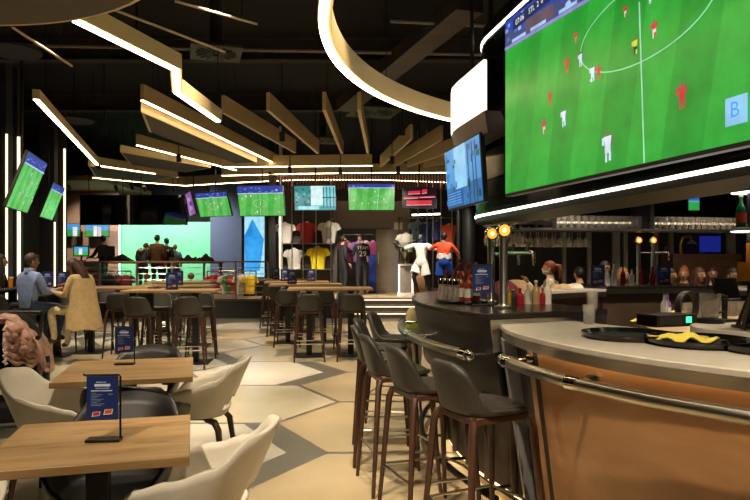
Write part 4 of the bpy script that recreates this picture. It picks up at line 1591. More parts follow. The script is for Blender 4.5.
# hanging shirts in the doorway
for px, c, lab in ((347, '8a3050', 'crimson hanging shirt deep in the shop'), (359, 'b878c0', 'lilac hanging shirt in the shop doorway'), (366, 'e4dcea', 'white hanging shirt in the shop doorway'), (373, 'd05a94', 'pink hanging shirt in the shop doorway')):
    shirt(px, 262, 22.6, c, lab, 1.05, turn=R(25))
t = one('clothes_rail', MB().cyl((P(340, 0, 22.6).x, 22.6, 2.42), (P(385, 0, 22.6).x, 22.6, 2.42), .02, n=8).cyl((P(340, 0, 22.6).x, 22.6, PZ), (P(340, 0, 22.6).x, 22.6, 2.42), .02, n=8)
        .cyl((P(385, 0, 22.6).x, 22.6, PZ), (P(385, 0, 22.6).x, 22.6, 2.42), .02, n=8), M_['chrome'], 'chrome clothes rail with hanging shirts in the shop doorway', 'clothes rail')
t = thing('blue_banner', 'narrow royal blue panel standing behind the person in the lettered shirt', 'panel', (P(372.5, 0, 20.2).x, 20.2, PZ))
MB().span((-.12, -.015, .05), (.12, .015, 1.2)).build('panel', mat('royal_blue', '1d3aa0', .6), t)
MB().span((-.14, -.08, 0), (.14, .08, .05)).build('foot', M_['black'], t)
# shirts beyond the mannequins
for px, py, c, lab in ((406, 252, 'e8e4d4', 'white and yellow shirt hanging behind the running mannequin'), (425, 242, '1c2c5a', 'navy shirt hanging above the mannequins'),
                       (437, 240, '2c3c78', 'blue shirt hanging above the mannequins'), (449, 243, 'd85028', 'orange shirt hanging above the mannequin in blue shorts'), (418, 240, '5a7a8a', 'teal shirt hanging above the mannequins')):
    shirt(px, py, 20.2, c, lab, .85, turn=R(10))
m2 = one('clothes_rail', MB().cyl((P(398, 0, 20.2).x, 20.2, P(0, 228, 20.2).z + .32), (P(460, 0, 20.2).x, 20.2, P(0, 228, 20.2).z + .32), .02, n=8)
         .cyl((P(399, 0, 20.2).x, 20.2, PZ), (P(399, 0, 20.2).x, 20.2, P(0, 228, 20.2).z + .32), .02, n=8).cyl((P(459, 0, 20.2).x, 20.2, PZ), (P(459, 0, 20.2).x, 20.2, P(0, 228, 20.2).z + .32), .02, n=8),
         M_['chrome'], 'chrome clothes rail standing behind the two mannequins', 'clothes rail')
for px in (418, 427, 433, 441, 452, 457):
    x = P(px, 0, 19.4).x
    one('steel_pole', MB().cyl((x, 19.4, PZ), (x, 19.4, ZC), .02, n=8), M_['steel'], 'thin steel floor-to-ceiling pole behind the mannequins', 'pole', 'thin steel poles behind the mannequins')
for px, w_ in ((466, .2), (455, .06)):
    one('shop_column', MB().cyl((P(px, 0, 18.6).x + .1, 18.6, PZ), (P(px, 0, 18.6).x + .1, 18.6, ZC), w_, n=20), M_['facade2'] if w_ > .2 else M_['black'],
        'round bronze column beside the mannequin in blue shorts' if w_ > .2 else 'slim black column beside the mannequin in blue shorts', 'column')
# trophy pedestal
PD = 18.6
p = P(405.5, 292, PD)
t = thing('pedestal', 'white-framed display pedestal under the trophy case', 'pedestal', (p.x, PD, PZ))
MB().span((-.24, -.2, 0), (.24, .2, .1)).build('base', M_['white'], t)
MB().span((-.17, -.15, .1), (.17, .15, .85)).build('core', M_['grey'], t)
for sx in (-.19, .19):
    MB().span((sx - .02, -.19, .1), (sx + .02, -.15, .87)).build('edge_light', M_['ledsoft'], t)
MB().span((-.21, -.19, .87), (.21, .19, .92)).build('top', M_['white'], t)
t = thing('trophy', 'silver trophy cup on the white pedestal', 'trophy', (p.x - .02, PD, PZ + .92))
MB().lathe([(.07, 0), (.07, .03), (.02, .06), (.02, .16), (.07, .26), (.1, .4), (.08, .48), (.07, .48), (.085, .4), (.05, .28), (.001, .2)], 16).build('cup', M_['chrome'], t)
for s_ in (-1, 1):
    MB().tube([(s_ * .09, 0, .44), (s_ * .15, 0, .42), (s_ * .14, 0, .32), (s_ * .08, 0, .3)], .01, 6).build('handle', M_['chrome'], t)
t = thing('glass_case', 'clear glass case over the trophy', 'display case', (p.x, PD, PZ + .921))
for a_, b_ in (((-.2, -.18, 0), (.2, -.175, .6)), ((-.2, .175, 0), (.2, .18, .6)), ((-.2, -.175, 0), (-.195, .175, .6)), ((.195, -.175, 0), (.2, .175, .6)), ((-.2, -.18, .6), (.2, .18, .606))):
    MB().span(a_, b_).build('pane', M_['glass'], t)
p = P(417, 292, 19.0)
t = thing('plinth_box', 'brown box plinth with black top beside the pedestal', 'plinth', (p.x, 19.0, PZ))
MB().span((-.22, -.2, 0), (.22, .2, .72)).build('body', mat('tan_board', '8f6a44', .6), t)
MB().span((-.24, -.22, .72), (.24, .22, 1.0)).build('top', M_['black'], t)

# shirts on rails behind the railing, left and right
rows = [(84, 'a02030', 'maroon'), (92, 'b82832', 'red'), (101, '8c2430', 'dark red'), (110, '2a3040', 'navy'), (118, '303030', 'black'), (126, '7c2a34', 'wine'),
        (213, 'c02434', 'scarlet'), (219, 'b81e2c', 'crimson'), (226, 'd8d4cc', 'white'), (231, '2c8a4a', 'green'), (236, 'c83a40', 'bright red'), (241, 'e4e0d8', 'ivory'), (250, 'd8b020', 'yellow')]
for px, c, w_ in rows:
    shirt(px, 294, 18.2, c, w_ + ' shirt hung low behind the railing' + (' on the counter side of the green wall' if px < 150 else ' near the slate wall'), .78, turn=R(50))
for a_, b_, lab in ((78, 131, 'low clothes rail on the counter side of the green wall'), (207, 256, 'low clothes rail near the slate wall')):
    xa_, xb_ = P(a_, 0, 18.2).x, P(b_, 0, 18.2).x
    zt = P(0, 294, 18.2).z + .64
    one('clothes_rail', MB().cyl((xa_, 18.2, zt), (xb_, 18.2, zt), .018, n=8).cyl((xa_, 18.2, PZ), (xa_, 18.2, zt), .018, n=8).cyl((xb_, 18.2, PZ), (xb_, 18.2, zt), .018, n=8), M_['chrome'], lab, 'clothes rail')
# long side counter with coats lying on it, before the green wall
t = thing('side_counter', 'long dark shelf counter under the black coats before the green wall', 'counter', (0, 19.7, PZ))
MB().span((P(100, 0, 19.7).x, 0, .92), (P(220, 0, 19.7).x, .4, .97)).build('shelf', M_['black'], t)
for px in (101, 219):
    MB().span((P(px, 0, 19.7).x - .03, .1, 0), (P(px, 0, 19.7).x + .03, .3, .92)).build('leg', M_['black'], t)
m_coat = mat('black_coat', '0e0d0f', .9, var=.3, scale=12, bump=.4)


def coat_heap(px, w_, h_, seed, label):
    r_ = random.Random(seed)
    mb = MB()
    n, m = 22, 12
    pts, fs = [], []
    for i in range(m + 1):
        a = PI * i / m
        for k in range(n + 1):
            f = k / n
            env = math.sin(PI * min(1, max(0, f))) ** .5
            hh = h_ * env * (.65 + .35 * math.sin(f * 9 + seed) * math.sin(f * 5 + seed * 2)) + .015
            pts.append(((f - .5) * w_, -.16 * math.cos(a) * (.5 + .5 * env), .0 + hh * math.sin(a) * (1 + .12 * r_.uniform(-1, 1))))
    for i in range(m):
        for k in range(n):
            q = i * (n + 1) + k
            fs.append((q, q + 1, q + n + 2, q + n + 1))
    mb.add(pts, fs)
    o = one('coat', mb, m_coat, label, 'coat', angle=70)
    p_ = P(px, 0, 19.9)
    o.location = (p_.x, 19.9, PZ + .97)


coat_heap(117, 1.1, .24, 2, 'heap of black coats on the counter beside the grey jacket person')
coat_heap(188, .6, .3, 5, 'pointed heap of black coats on the counter beside the group')
coat_heap(205, .55, .26, 9, 'rounded heap of black coats nearest the slate wall')
for px, lab in ((147, 'brown ball on a stand before the standing group'), (191, 'brown ball on a stand before the pointed coat heap')):
    p_ = P(px, 276, 19.3)
    t = thing('basketball', lab, 'ball', p_)
    MB().sphere((0, 0, 0), .1, 20, 14).build('ball', mat('ball_leather', '8a5238', .7), t)
    MB().lathe([(.1005, -.003), (.1005, .003)], 24).lathe([(.1005, -.003), (.1005, .003)], 24, rot=Matrix.Rotation(PI / 2, 3, 'X')).build('seam', M_['black'], t)
    MB().cyl((0, 0, -.099), (0, 0, PZ - p_.z), .02, n=8).lathe([(.08, PZ - p_.z), (.08, PZ - p_.z + .02)], 12).build('stand', M_['black'], t)

# ------------------------------------------------------------------ dark back wall behind the bar with posts
BWY = 13.2
struct(MB().span((2.6, BWY, 0), (XR, BWY + .15, ZC)).build('wall_bar', m_wall))
for px, y0, y1, ww in ((590, 231, 278, .03), (626, 231, 292, .035), (617, 231, 265, .06), (657, 228, 250, .025), (672, 231, 250, .03), (732, 231, 262, .07), (565, 231, 280, .025)):
    x = P(px, 0, 12.4).x
    one('wall_post', MB().span((x - ww, 12.4, 0), (x + ww, 12.5, P(0, 200, 12.4).z)), M_['grey'], 'pale narrow upright post against the dark wall behind the bar', 'post', 'posts against the dark wall behind the bar')
one('blue_screen_panel', MB().span((P(703, 0, 13).x, 13.05, P(0, 252, 13).z), (P(722, 0, 13).x, 13.15, P(0, 236, 13).z)), glow('deep_blue', '1c2c9a', .5), 'deep blue glowing panel on the dark wall behind the bar', 'light panel')
one('booth_bench', MB().span((P(668, 0, 11.6).x, 11.4, 0), (P(735, 0, 11.6).x, 11.9, P(0, 254, 11.6).z)), wood('booth_wood', '4a2f1e', '35200f', 2), 'dark brown wooden booth back behind the seated customers', 'booth')
p = P(687, 244, 12.6)
t = thing('wall_lamp', 'curved golden wall lamp on the dark wall behind the bar', 'lamp', p)
MB().tube([(-.12, 0, -.2), (-.13, 0, 0), (-.08, 0, .12), (.05, 0, .16), (.08, 0, .1)], .03, 8).build('arm', mat('brass', 'b8904a', .3, metal=.9), t)
MB().lathe([(.03, .1), (.1, .02), (.09, .02), (.001, .08)], 14, at=(.09, 0, -.02)).build('shade', M_['grey'], t)
MB().beam((-.12, .0, -.2), (-.12, .6, -.2), .04, .04).build('wall_arm', M_['black'], t)
# ------------------------------------------------------------------ people
def skin_body(J, edges):
    """J: name -> (position, radius); grown with a Skin modifier, pelvis as root"""
    names = list(J)
    me = bpy.data.meshes.new('skeleton')
    me.from_pydata([J[n][0] for n in names], [(names.index(a), names.index(b)) for a, b in edges], [])
    o = bpy.data.objects.new('skeleton', me)
    col.objects.link(o)
    md = o.modifiers.new('skin', 'SKIN')
    md.use_smooth_shade = True
    sv_ = me.skin_vertices[0].data
    for i, n in enumerate(names):
        r_ = J[n][1]
        sv_[i].radius = r_ if isinstance(r_, tuple) else (r_, r_)
        sv_[i].use_root = (n == 'pelvis')
    sb = o.modifiers.new('sub', 'SUBSURF')
    sb.levels = 1
    dg = bpy.context.evaluated_depsgraph_get()
    out = bpy.data.meshes.new_from_object(o.evaluated_get(dg))
    bpy.data.objects.remove(o)
    bpy.data.meshes.remove(me)
    return out


def head_parts(mb, c, yaw=0.0, pitch=0.0, mi=0, eye=5, s=1.0):
    """head with nose, ears, eyes and mouth; c is the centre of the skull"""
    rot = Matrix.Rotation(yaw, 3, 'Z') @ Matrix.Rotation(pitch, 3, 'X')
    k0 = len(mb.v)
    mb.sphere((0, 0, 0), (.074 * s, .092 * s, .115 * s), 16, 12, mi)
    for i in range(k0, len(mb.v)):                  # narrow jaw and flatter face
        x, y, z = mb.v[i]
        if z < 0:
            f = 1 + .32 * z / (.115 * s)
            x *= f
            y = y * (1 + .12 * z / (.115 * s)) + .012 * s * (-z / (.115 * s))
        mb.v[i] = (x, y, z)
    mb.sphere((0, .094 * s, -.012 * s), (.012 * s, .018 * s, .024 * s), 8, 6, mi)
    for e in (-1, 1):
        mb.sphere((e * .076 * s, -.005 * s, -.005 * s), (.01 * s, .02 * s, .03 * s), 8, 6, mi)
        mb.sphere((e * .03 * s, .082 * s, .012 * s), (.013 * s, .008 * s, .008 * s), 8, 6, eye)
    mb.sphere((0, .086 * s, -.058 * s), (.024 * s, .008 * s, .007 * s), 8, 6, eye)
    for i in range(k0, len(mb.v)):
        mb.v[i] = tuple(rot @ Vector(mb.v[i]) + Vector(c))
    return rot


def hand_parts(mb, wrist, direction, side, mi=0, curl=.5):
    """palm, four fingers of unequal length and a thumb leaving the side of the palm"""
    d = Vector(direction).normalized()
    up = Vector((0, 0, 1)) if abs(d.z) < .8 else Vector((0, 1, 0))
    x = d.cross(up).normalized()
    n = x.cross(d).normalized()
    w = Vector(wrist)
    mb.tube([w - d * .01, w + d * .04, w + d * .085], [.024, .036, .032], 8, mi)
    for k, L in enumerate((.066, .078, .072, .055)):
        b = w + d * .08 + x * ((k - 1.5) * .018)
        m1 = b + d * L * .5 - n * L * .15 * curl
        mb.tube([b, m1, m1 + d * L * .4 - n * L * .45 * curl], [.0095, .009, .0075], 6, mi)
    b = w + d * .03 + x * side * .03
    m1 = b + d * .03 + x * side * .022
    mb.tube([b, m1, m1 + d * .028 - n * .01], [.012, .011, .009], 6, mi)


STAND = dict(pelvis=(0, 0, .95), hip=(.09, 0, .9), knee=(.1, .03, .5), ankle=(.1, -.02, .08), toe=(.12, .13, .035),
             waist=(0, -.01, 1.1), chest=(0, 0, 1.32), neck=(0, -.005, 1.48), head=(0, .02, 1.63),
             shoulder=(.175, -.01, 1.41), elbow=(.225, -.03, 1.13), wrist=(.22, .1, .92), side=dict())
SIT = dict(STAND, pelvis=(0, -.02, .86), hip=(.09, .0, .84), knee=(.13, .42, .84), ankle=(.12, .36, .42), toe=(.12, .48, .37), waist=(0, -.03, 1.0), chest=(0, -.01, 1.2),
           neck=(0, 0, 1.36), head=(0, .03, 1.51), shoulder=(.175, 0, 1.3), elbow=(.24, .06, 1.06), wrist=(.18, .32, 1.1))


def person(label, loc, rz, base, top, bottom, shoe='1a1816', skin='b98a6c', hair='1c1410', style='short', over=None, sc=1.0, forearm=None, wide=1.0,
           yaw=0.0, pitch=0.0, name='person', cat='person', mask=None, group=None):
    j = dict(base)
    over = over or {}
    t = thing(name, label, cat, loc, rz, group)

    def g(n, s=1):
        k = n + ('_l' if s > 0 else '_r')
        if k in over:
            return Vector(over[k])
        v = Vector(over.get(n, j[n]))
        return Vector((v.x * s, v.y, v.z))
    J = {'pelvis': (g('pelvis'), (.15 * wide, .11)), 'waist': (g('waist'), (.14 * wide, .105)), 'chest': (g('chest'), (.165 * wide, .115)), 'neck': (g('neck'), .06), 'skull': (g('neck') * .35 + g('head') * .65, .052)}
    E_ = [('pelvis', 'waist'), ('waist', 'chest'), ('chest', 'neck'), ('neck', 'skull')]
    for s, k in ((1, 'l'), (-1, 'r')):
        J['shoulder' + k] = (g('shoulder', s), .07 * wide)
        J['elbow' + k] = (g('elbow', s), .052 * wide)
        J['wrist' + k] = (g('wrist', s), .034)
        J['hip' + k] = (g('hip', s), .1 * wide)
        J['knee' + k] = (g('knee', s), .068)
        J['ankle' + k] = (g('ankle', s), .046)
        J['toe' + k] = (g('toe', s), .036)
        E_ += [('chest', 'shoulder' + k), ('shoulder' + k, 'elbow' + k), ('elbow' + k, 'wrist' + k), ('pelvis', 'hip' + k), ('hip' + k, 'knee' + k), ('knee' + k, 'ankle' + k), ('ankle' + k, 'toe' + k)]
    me = skin_body(J, E_)
    mb = MB()
    bones = []
    for a, b in E_:
        if a.startswith('ankle'):
            mi = 3
        elif a == 'pelvis' and b.startswith('hip') or a.startswith('hip') or a.startswith('knee'):
            mi = 2
        elif a == 'neck':
            mi = 0
        elif a.startswith('elbow'):
            mi = 4
        else:
            mi = 1
        bones.append((J[a][0], J[b][0], mi))
    vs_ = [tuple(v.co) for v in me.vertices]
    for p in me.polygons:
        c = p.center
        best = None
        for a, b, mi in bones:
            ab = b - a
            f = max(0, min(1, (c - a).dot(ab) / ab.length_squared))
            d = (a + ab * f - c).length
            if best is None or d < best[0]:
                best = (d, mi)
        mb.f.append(tuple(p.vertices))
        mb.m.append(best[1])
        mb.c.append(None)
    mb.v = vs_
    bpy.data.meshes.remove(me)
    hd = g('head')
    rot = head_parts(mb, hd, yaw, pitch)
    for s, k in ((1, 'l'), (-1, 'r')):
        w = J['wrist' + k][0]
        hand_parts(mb, w, w - J['elbow' + k][0], -s)
    mk = lambda c, r_=.75: mat('cloth_' + c, c, r_, var=.15, scale=18)
    ms = [mat('skin_' + skin, skin, .5, var=.06), mk(top), mk(bottom), mk(shoe, .5), mk(forearm or top) if (forearm or top) != skin else mat('skin_' + skin, skin, .5, var=.06), mat('eye_dark', '1c1412', .3)]
    body = mb.build('body', ms, t, angle=75)
    # hair
    hb = MB()
    k0 = 0
    if style in ('short', 'long', 'pony', 'bun', 'cap', 'hood'):
        hb.sphere((0, -.012, .022), (.082, .098, .108), 16, 12)
        keep = []
        for f in hb.f:                                        # open the cap over the face
            cy = sum(hb.v[i][1] for i in f) / len(f)
            cz = sum(hb.v[i][2] for i in f) / len(f)
            keep.append(not (cz < .045 and cy > -.0 + (0.02 if cz > -.02 else -.03)) and cz > (-.085 if style != 'short' else -.06))
        hb.f = [f for f, q in zip(hb.f, keep) if q]
        hb.m = [0] * len(hb.f)
        hb.c = [None] * len(hb.f)
    if style == 'long':
        hb.tube([(0, -.05, .04), (0, -.09, -.08), (0, -.1, -.22), (0, -.085, -.36)], [.075, .085, .085, .05], 10)
        for s in (-1, 1):
            hb.tube([(s * .06, .0, .03), (s * .08, .01, -.09), (s * .085, .0, -.24), (s * .08, -.01, -.34)], [.03, .035, .035, .015], 8)
    if style == 'pony':
        hb.tube([(0, -.09, .05), (0, -.15, .04), (0, -.175, -.05), (0, -.16, -.16)], [.03, .042, .036, .012], 10)
    if style == 'bun':
        hb.sphere((0, -.09, .1), .05, 10, 8)
    hb.v = [tuple(rot @ Vector(p) + hd) for p in hb.v]
    if hb.f:
        hb.build('hair', mat('hair_' + hair, hair, .6, var=.3, scale=40), t, angle=75)
    if mask:
        mk_ = MB().sphere((0, .02, -.05), (.07, .083, .05), 14, 8)
        mk_.v = [tuple(rot @ Vector(p) + hd) for p in mk_.v]
        mk_.build('face_mask', mat('mask_' + mask, mask, .8), t)
    t.scale = (sc, sc, sc)
    return t


def child_mesh(t, mb, name, c, rough=.85, angle=70, bump=.2):
    return mb.build(name, mat('wear_' + c, c, rough, var=.12, scale=16, bump=bump), t, angle=angle)


# --- diners at the left high table
p = P(30, 0, 9.3)
man = person('man in a pale blue shirt seated with his back turned at the food table', (p.x, 9.3, -.02), R(-25), SIT, '7f92bd', '2c3a55', hair='3a2c22', yaw=R(-20), wide=1.08, skin='b08468')
child_mesh(man, MB().lathe([(.075, 1.35), (.08, 1.41), (.07, 1.42), (.065, 1.36)], 14), 'collar', '8c9ec6')
p = P(81, 0, 9.4)
wom = person('woman in a long beige coat with long brown hair leaning beside her stool', (p.x, 9.4, -.05), R(72), SIT, 'b49a6c', 'd8c8a0', shoe='4a3020', hair='3c2015', style='long', yaw=R(10), pitch=R(-20),
             over=dict(head=(0.0, .14, 1.46), neck=(0, .06, 1.34), chest=(0, .02, 1.2), wrist_l=(.2, .34, .82), elbow_l=(.28, .18, 1.0), knee_l=(.2, .42, .72), ankle_l=(.3, .52, .3), toe_l=(.32, .64, .26)))
coat = MB()
rows_ = []
for f, w_, d_, yo, z in ((0, .2, .15, .0, 1.3), (.2, .23, .17, -.01, 1.15), (.45, .23, .18, -.03, .98), (.7, .27, .22, -.03, .8), (1, .3, .24, -.05, .58)):
    rows_.append([Vector((w_ * math.cos(2 * PI * k / 18), yo + d_ * math.sin(2 * PI * k / 18) * (1 if math.sin(2 * PI * k / 18) < 0 else .75), z + .02 * math.sin(k * 2.3) * f)) for k in range(18)])
coat.section(lambda r_: r_, rows_)
child_mesh(wom, coat, 'coat', 'b89e6e')
p = P(-2, 0, 10.0)
person('person in dark clothes at the outer end of the food table', (p.x, 10.0, -.02), R(-75), SIT, '1c1a1c', '18181c', hair='1a1210', style='long', skin='a87a60', yaw=R(20))

# --- group before the green wall
GZ = PZ
GG = None
person('person in a dark grey jacket with a white hood leaning on the shelf', (P(143, 0, 20.6).x, 20.6, GZ), R(-15), STAND, '3a3a3c', '2a2c34', hair='4a3424', pitch=R(-22),
       over=dict(head=(.02, .14, 1.5), neck=(.01, .07, 1.4), chest=(0, .02, 1.27), shoulder=(.19, .02, 1.34)), wide=1.1, sc=.97)
child_mesh(bpy.data.objects[-1] if False else [o for o in col.objects if o.get('label', '').startswith('person in a dark grey')][0], MB().tube([(-.11, -.06, 1.42), (0, -.11, 1.36), (.12, -.06, 1.42)], [.05, .07, .05], 10), 'hood', 'c9c0b8')
person('person in a brown hooded parka at the green wall', (P(157, 0, 20.4).x, 20.4, GZ), R(0), STAND, '5a3a1e', '20201f', hair='16120f', wide=1.28, sc=1.04, pitch=R(-10))
lp = person('person in a black jersey lettered TEAM before the green wall', (P(166.5, 0, 20.7).x, 20.7, GZ), R(-4), STAND, '141416', '1c1c22', hair='241a14', sc=.99, forearm='b08468', skin='b08468')
lettering('TEAM', .12, 'white', lp, (0, -.19, 1.33), (PI / 2, 0, 0))
lettering('23', .19, 'white', lp, (0, -.19, 1.18), (PI / 2, 0, 0))
person('smaller person in a grey top at the slate-wall end of the group', (P(175, 0, 20.9).x, 20.9, GZ), R(25), STAND, '5a6a6c', '2c3038', hair='6a4a34', sc=.88)
person('person in black working at the back counter monitor', (P(103, 0, 20.7).x, 20.7, GZ), R(70), STAND, '141316', '141316', hair='15110e', sc=1.03, over=dict(wrist=(.16, .4, 1.08), elbow=(.24, .16, 1.12)))

# --- two people on the platform
person('person in black raising a hand to the mouth on the shop platform', (P(343, 0, 19.0).x, 19.0, GZ), R(-60), STAND, '121114', '121114', hair='1a120e', yaw=R(10), sc=1.0,
       over=dict(wrist_r=(-.06, .22, 1.42), elbow_r=(-.2, .2, 1.18)))
lq = person('person in a black jersey lettered TEAM 29 on the shop platform', (P(361.5, 0, 18.9).x, 18.9, GZ), R(14), STAND, '111013', '131216', hair='17100d', yaw=R(60), sc=1.02,
            over=dict(wrist=(.16, .26, 1.2), elbow=(.24, .05, 1.14)))
lettering('TEAM', .13, 'white', lq, (0, -.165, 1.35), (PI / 2, 0, 0))
lettering('29', .22, 'white', lq, (0, -.17, 1.18), (PI / 2, 0, 0))

# --- mannequins at the shop
BLK = '17161a'
mq = person('running black mannequin in a white football kit with red boots', (P(421, 0, 18.0).x, 18.0, PZ), R(150), STAND, 'e2dccb', BLK, shoe='d03020', skin=BLK, forearm=BLK, style='none', name='mannequin', cat='mannequin', sc=1.0,
            over=dict(shoulder_l=(.2, .0, 1.45), elbow_l=(.45, .12, 1.34), wrist_l=(.66, .2, 1.46), shoulder_r=(-.2, .02, 1.45), elbow_r=(-.36, -.18, 1.3), wrist_r=(-.3, -.42, 1.36),
                      knee_l=(.13, .2, .56), ankle_l=(.12, -.06, .12), toe_l=(.13, .07, .04), knee_r=(-.16, -.02, .5), ankle_r=(-.2, -.18, .12), toe_r=(-.22, -.06, .04)))
def shorts(hl, kl, hr, kr):
    mb = MB()
    mb.tube([(0, 0, 1.04), (0, .0, .95), (0, .0, .86)], [.165, .18, .15], 14)
    for h_, k_ in ((hl, kl), (hr, kr)):
        h_, k_ = Vector(h_), Vector(k_)
        mb.tube([h_ + Vector((0, 0, .04)), h_.lerp(k_, .35), h_.lerp(k_, .72)], [.115, .125, .135], 12)
    return mb


sh_ = shorts((.09, 0, .9), (.13, .2, .56), (-.09, 0, .9), (-.16, -.02, .5))
child_mesh(mq, sh_, 'shorts', 'ded8c8')
mo = person('mannequin seen from behind in an orange shirt and blue shorts', (P(444, 0, 17.6).x, 17.6, PZ), R(-8), STAND, 'd84a1e', BLK, shoe='d03020', skin=BLK, forearm='e0a090', style='short', hair='141214', name='mannequin', cat='mannequin', sc=1.02, wide=1.12,
            over=dict(elbow_l=(.36, .05, 1.2), wrist_l=(.42, .2, 1.02), elbow_r=(-.36, .14, 1.3), wrist_r=(-.5, .3, 1.36), knee_l=(.14, .16, .56), ankle_l=(.12, -.16, .3), toe_l=(.12, -.1, .18)))
sh_ = shorts((.09, 0, .9), (.14, .16, .56), (-.09, 0, .9), (-.1, .03, .5))
child_mesh(mo, sh_, 'shorts', '2050c0')
hem = MB()
hem.section(lambda q: [Vector((q[1] * math.cos(2 * PI * k / 18), q[2] * math.sin(2 * PI * k / 18), q[0] + (.03 * (k % 3)))) for k in range(18)], [(1.02, .2, .152, 0), (1.14, .188, .146, 0)])
child_mesh(mo, hem, 'white_hem', 'ece6dc')

# --- customers around the bar
SITLOW = {k: ((v[0], v[1], v[2] - .23) if isinstance(v, tuple) and k not in ('ankle', 'toe') else v) for k, v in SIT.items()}
SITLOW['ankle'] = (.12, .42, .08)
SITLOW['toe'] = (.12, .55, .035)


def customer(px, Y, face, label, top, hair='1a120e', style='long', mask=None, skin='c09070', yaw=0.0, over=None, wide=.95, high=False):
    p_ = P(px, 0, Y)
    if high:
        who = person(label, (p_.x, Y, 0), face, SIT, top, '20202a', hair=hair, style=style, mask=mask, skin=skin, yaw=yaw, over=over, wide=wide, sc=.92)
        place(stool0, s_used, (p_.x, Y, -.05), face, 'bar stool under the ' + label.split(' at ')[0], None).scale = (.95, .95, .95)
        return who
    who = person(label, (p_.x, Y, 0), face, SITLOW, top, '20202a', hair=hair, style=style, mask=mask, skin=skin, yaw=yaw, over=over, wide=wide)
    ch_ = place(bchair, bu, (p_.x, Y, 0), face, 'black tub chair under the ' + label.split(' at ')[0].split(' near ')[0].split(' beyond ')[0].split(' beside ')[0], 'black chairs of the people beyond the bar')
    ch_.scale = (1, 1, 1.2)
    return who


def face_to_bar(px, Y):
    p_ = P(px, 0, Y)
    return math.atan2(BC.y - p_.y, BC.x - p_.x) - PI / 2


customer(551, 9.3, R(75), 'woman with a red ponytail holding a phone at the far counter', 'd8cdb8', hair='7a3a1c', style='pony', mask='d8d4d0', over=dict(wrist_l=(.1, .36, 1.3), elbow_l=(.22, .22, 1.1)), high=True)
vest = MB()
vest.section(lambda q: [Vector((q[1] * math.cos(2 * PI * k / 18), q[2] * math.sin(2 * PI * k / 18), q[0])) for k in range(18)], [(.95, .175, .13, 0), (1.15, .185, .14, 0), (1.32, .15, .11, 0)])
child_mesh([o for o in col.objects if o.get('label', '').startswith('woman with a red ponytail')][0], vest, 'vest', '8f7a58')
customer(605, 9.5, R(170), 'man in black talking at the far counter', '131316', style='short', yaw=R(20), skin='a87a60', high=True)
customer(622, 9.9, R(190), 'blond woman facing the bar between the far counters', '2a2024', hair='8a6238', yaw=R(-10))
customer(668, 9.35, R(215), 'dark-haired woman turned sideways at the raised far counter', '1c1a1e')
customer(684, 10.7, R(150), 'curly ginger person near the raised far counter', '2c2a2c', hair='9a5a28', style='bun')
customer(698, 9.9, R(200), 'long-haired woman in white at the far pale counter', 'd8d0c8', hair='4a2a1a')
customer(712, 10.9, R(165), 'woman in pale pink with brown hair at the far pale counter', 'd8b8a8', hair='3a1e14')
customer(732, 9.5, R(190), 'dark-haired person at the end of the far pale counter', '402a28', style='short')
customer(474, 9.6, R(215), 'person with a face mask beyond the near beer taps', '1a181c', style='short', mask='e0dcd8', skin='c09070')
customer(458, 10.9, R(215), 'person in black beside the masked one beyond the beer taps', '121114', style='long')
customer(580, 10.8, R(20), 'person in dark top seen from behind far beyond the bar', '3c302a', style='short', hair='120e0c')
# ------------------------------------------------------------------ things on and over the bar
def beer_tap(label, p, rz, z=1.2, h=.46):
    t = thing('beer_tap', label, 'beer tap', (p.x, p.y, z), rz)
    MB().lathe([(.055, 0), (.055, .012), (.03, .02), (.026, .03), (.026, h), (.001, h)], 18).build('column', M_['steel'], t)
    MB().cyl((0, 0, h * .78), (.16, 0, h * .78), .012, n=10).build('spout_arm', M_['chrome'], t)
    MB().tube([(.16, 0, h * .79), (.2, 0, h * .78), (.205, 0, h * .6)], [.016, .014, .01], 10).build('spout', M_['chrome'], t)
    MB().tube([(.15, 0, h * .8), (.17, 0, h * .93)], [.008, .014], 8).build('lever', M_['black'], t)
    rot = Matrix.Rotation(PI / 2, 3, 'X')
    MB().lathe([(.001, -.022), (.04, -.022), (.046, -.014), (.046, .014), (.04, .022), (.001, .022)], 24, at=(0, 0, h + .045), rot=rot).build('badge_rim', M_['chrome'], t)
    fc = MB().lathe([(.001, .0235), (.036, .0235), (.036, .0225), (.001, .0225)], 24, at=(0, 0, h + .045), rot=rot).build('lit_badge', glow('amber_badge', 'f0862a', 2.2), t)
    MB().lathe([(.001, .0245), (.014, .0245), (.014, .0236), (.001, .0236)], 16, at=(0, 0, h + .045), rot=rot).build('emblem', glow('pale_badge', 'ffe0a8', 2.5), fc)
    return t


beer_tap('steel beer tap with glowing orange badge at the end of the near dark counter', Vector((.82, 4.15, 0)), R(8), h=.45)
beer_tap('steel beer tap with glowing orange badge behind the bottle tray', Vector((.83, 4.64, 0)), R(8), h=.45)
beer_tap('far beer tap with glowing orange badge nearer the pale carafe', Vector((P(638.5, 0, 8.35).x, 8.35, 0)), 0, h=.52)
beer_tap('far beer tap with glowing orange badge nearer the booth', Vector((P(653, 0, 8.35).x, 8.35, 0)), 0, h=.52)


def bottle_mesh(h=.24, r=.032):
    return MB().lathe([(.001, 0), (r, 0), (r, h * .55), (r * .85, h * .64), (r * .36, h * .76), (r * .36, h * .97), (.001, h * .97)], 14)


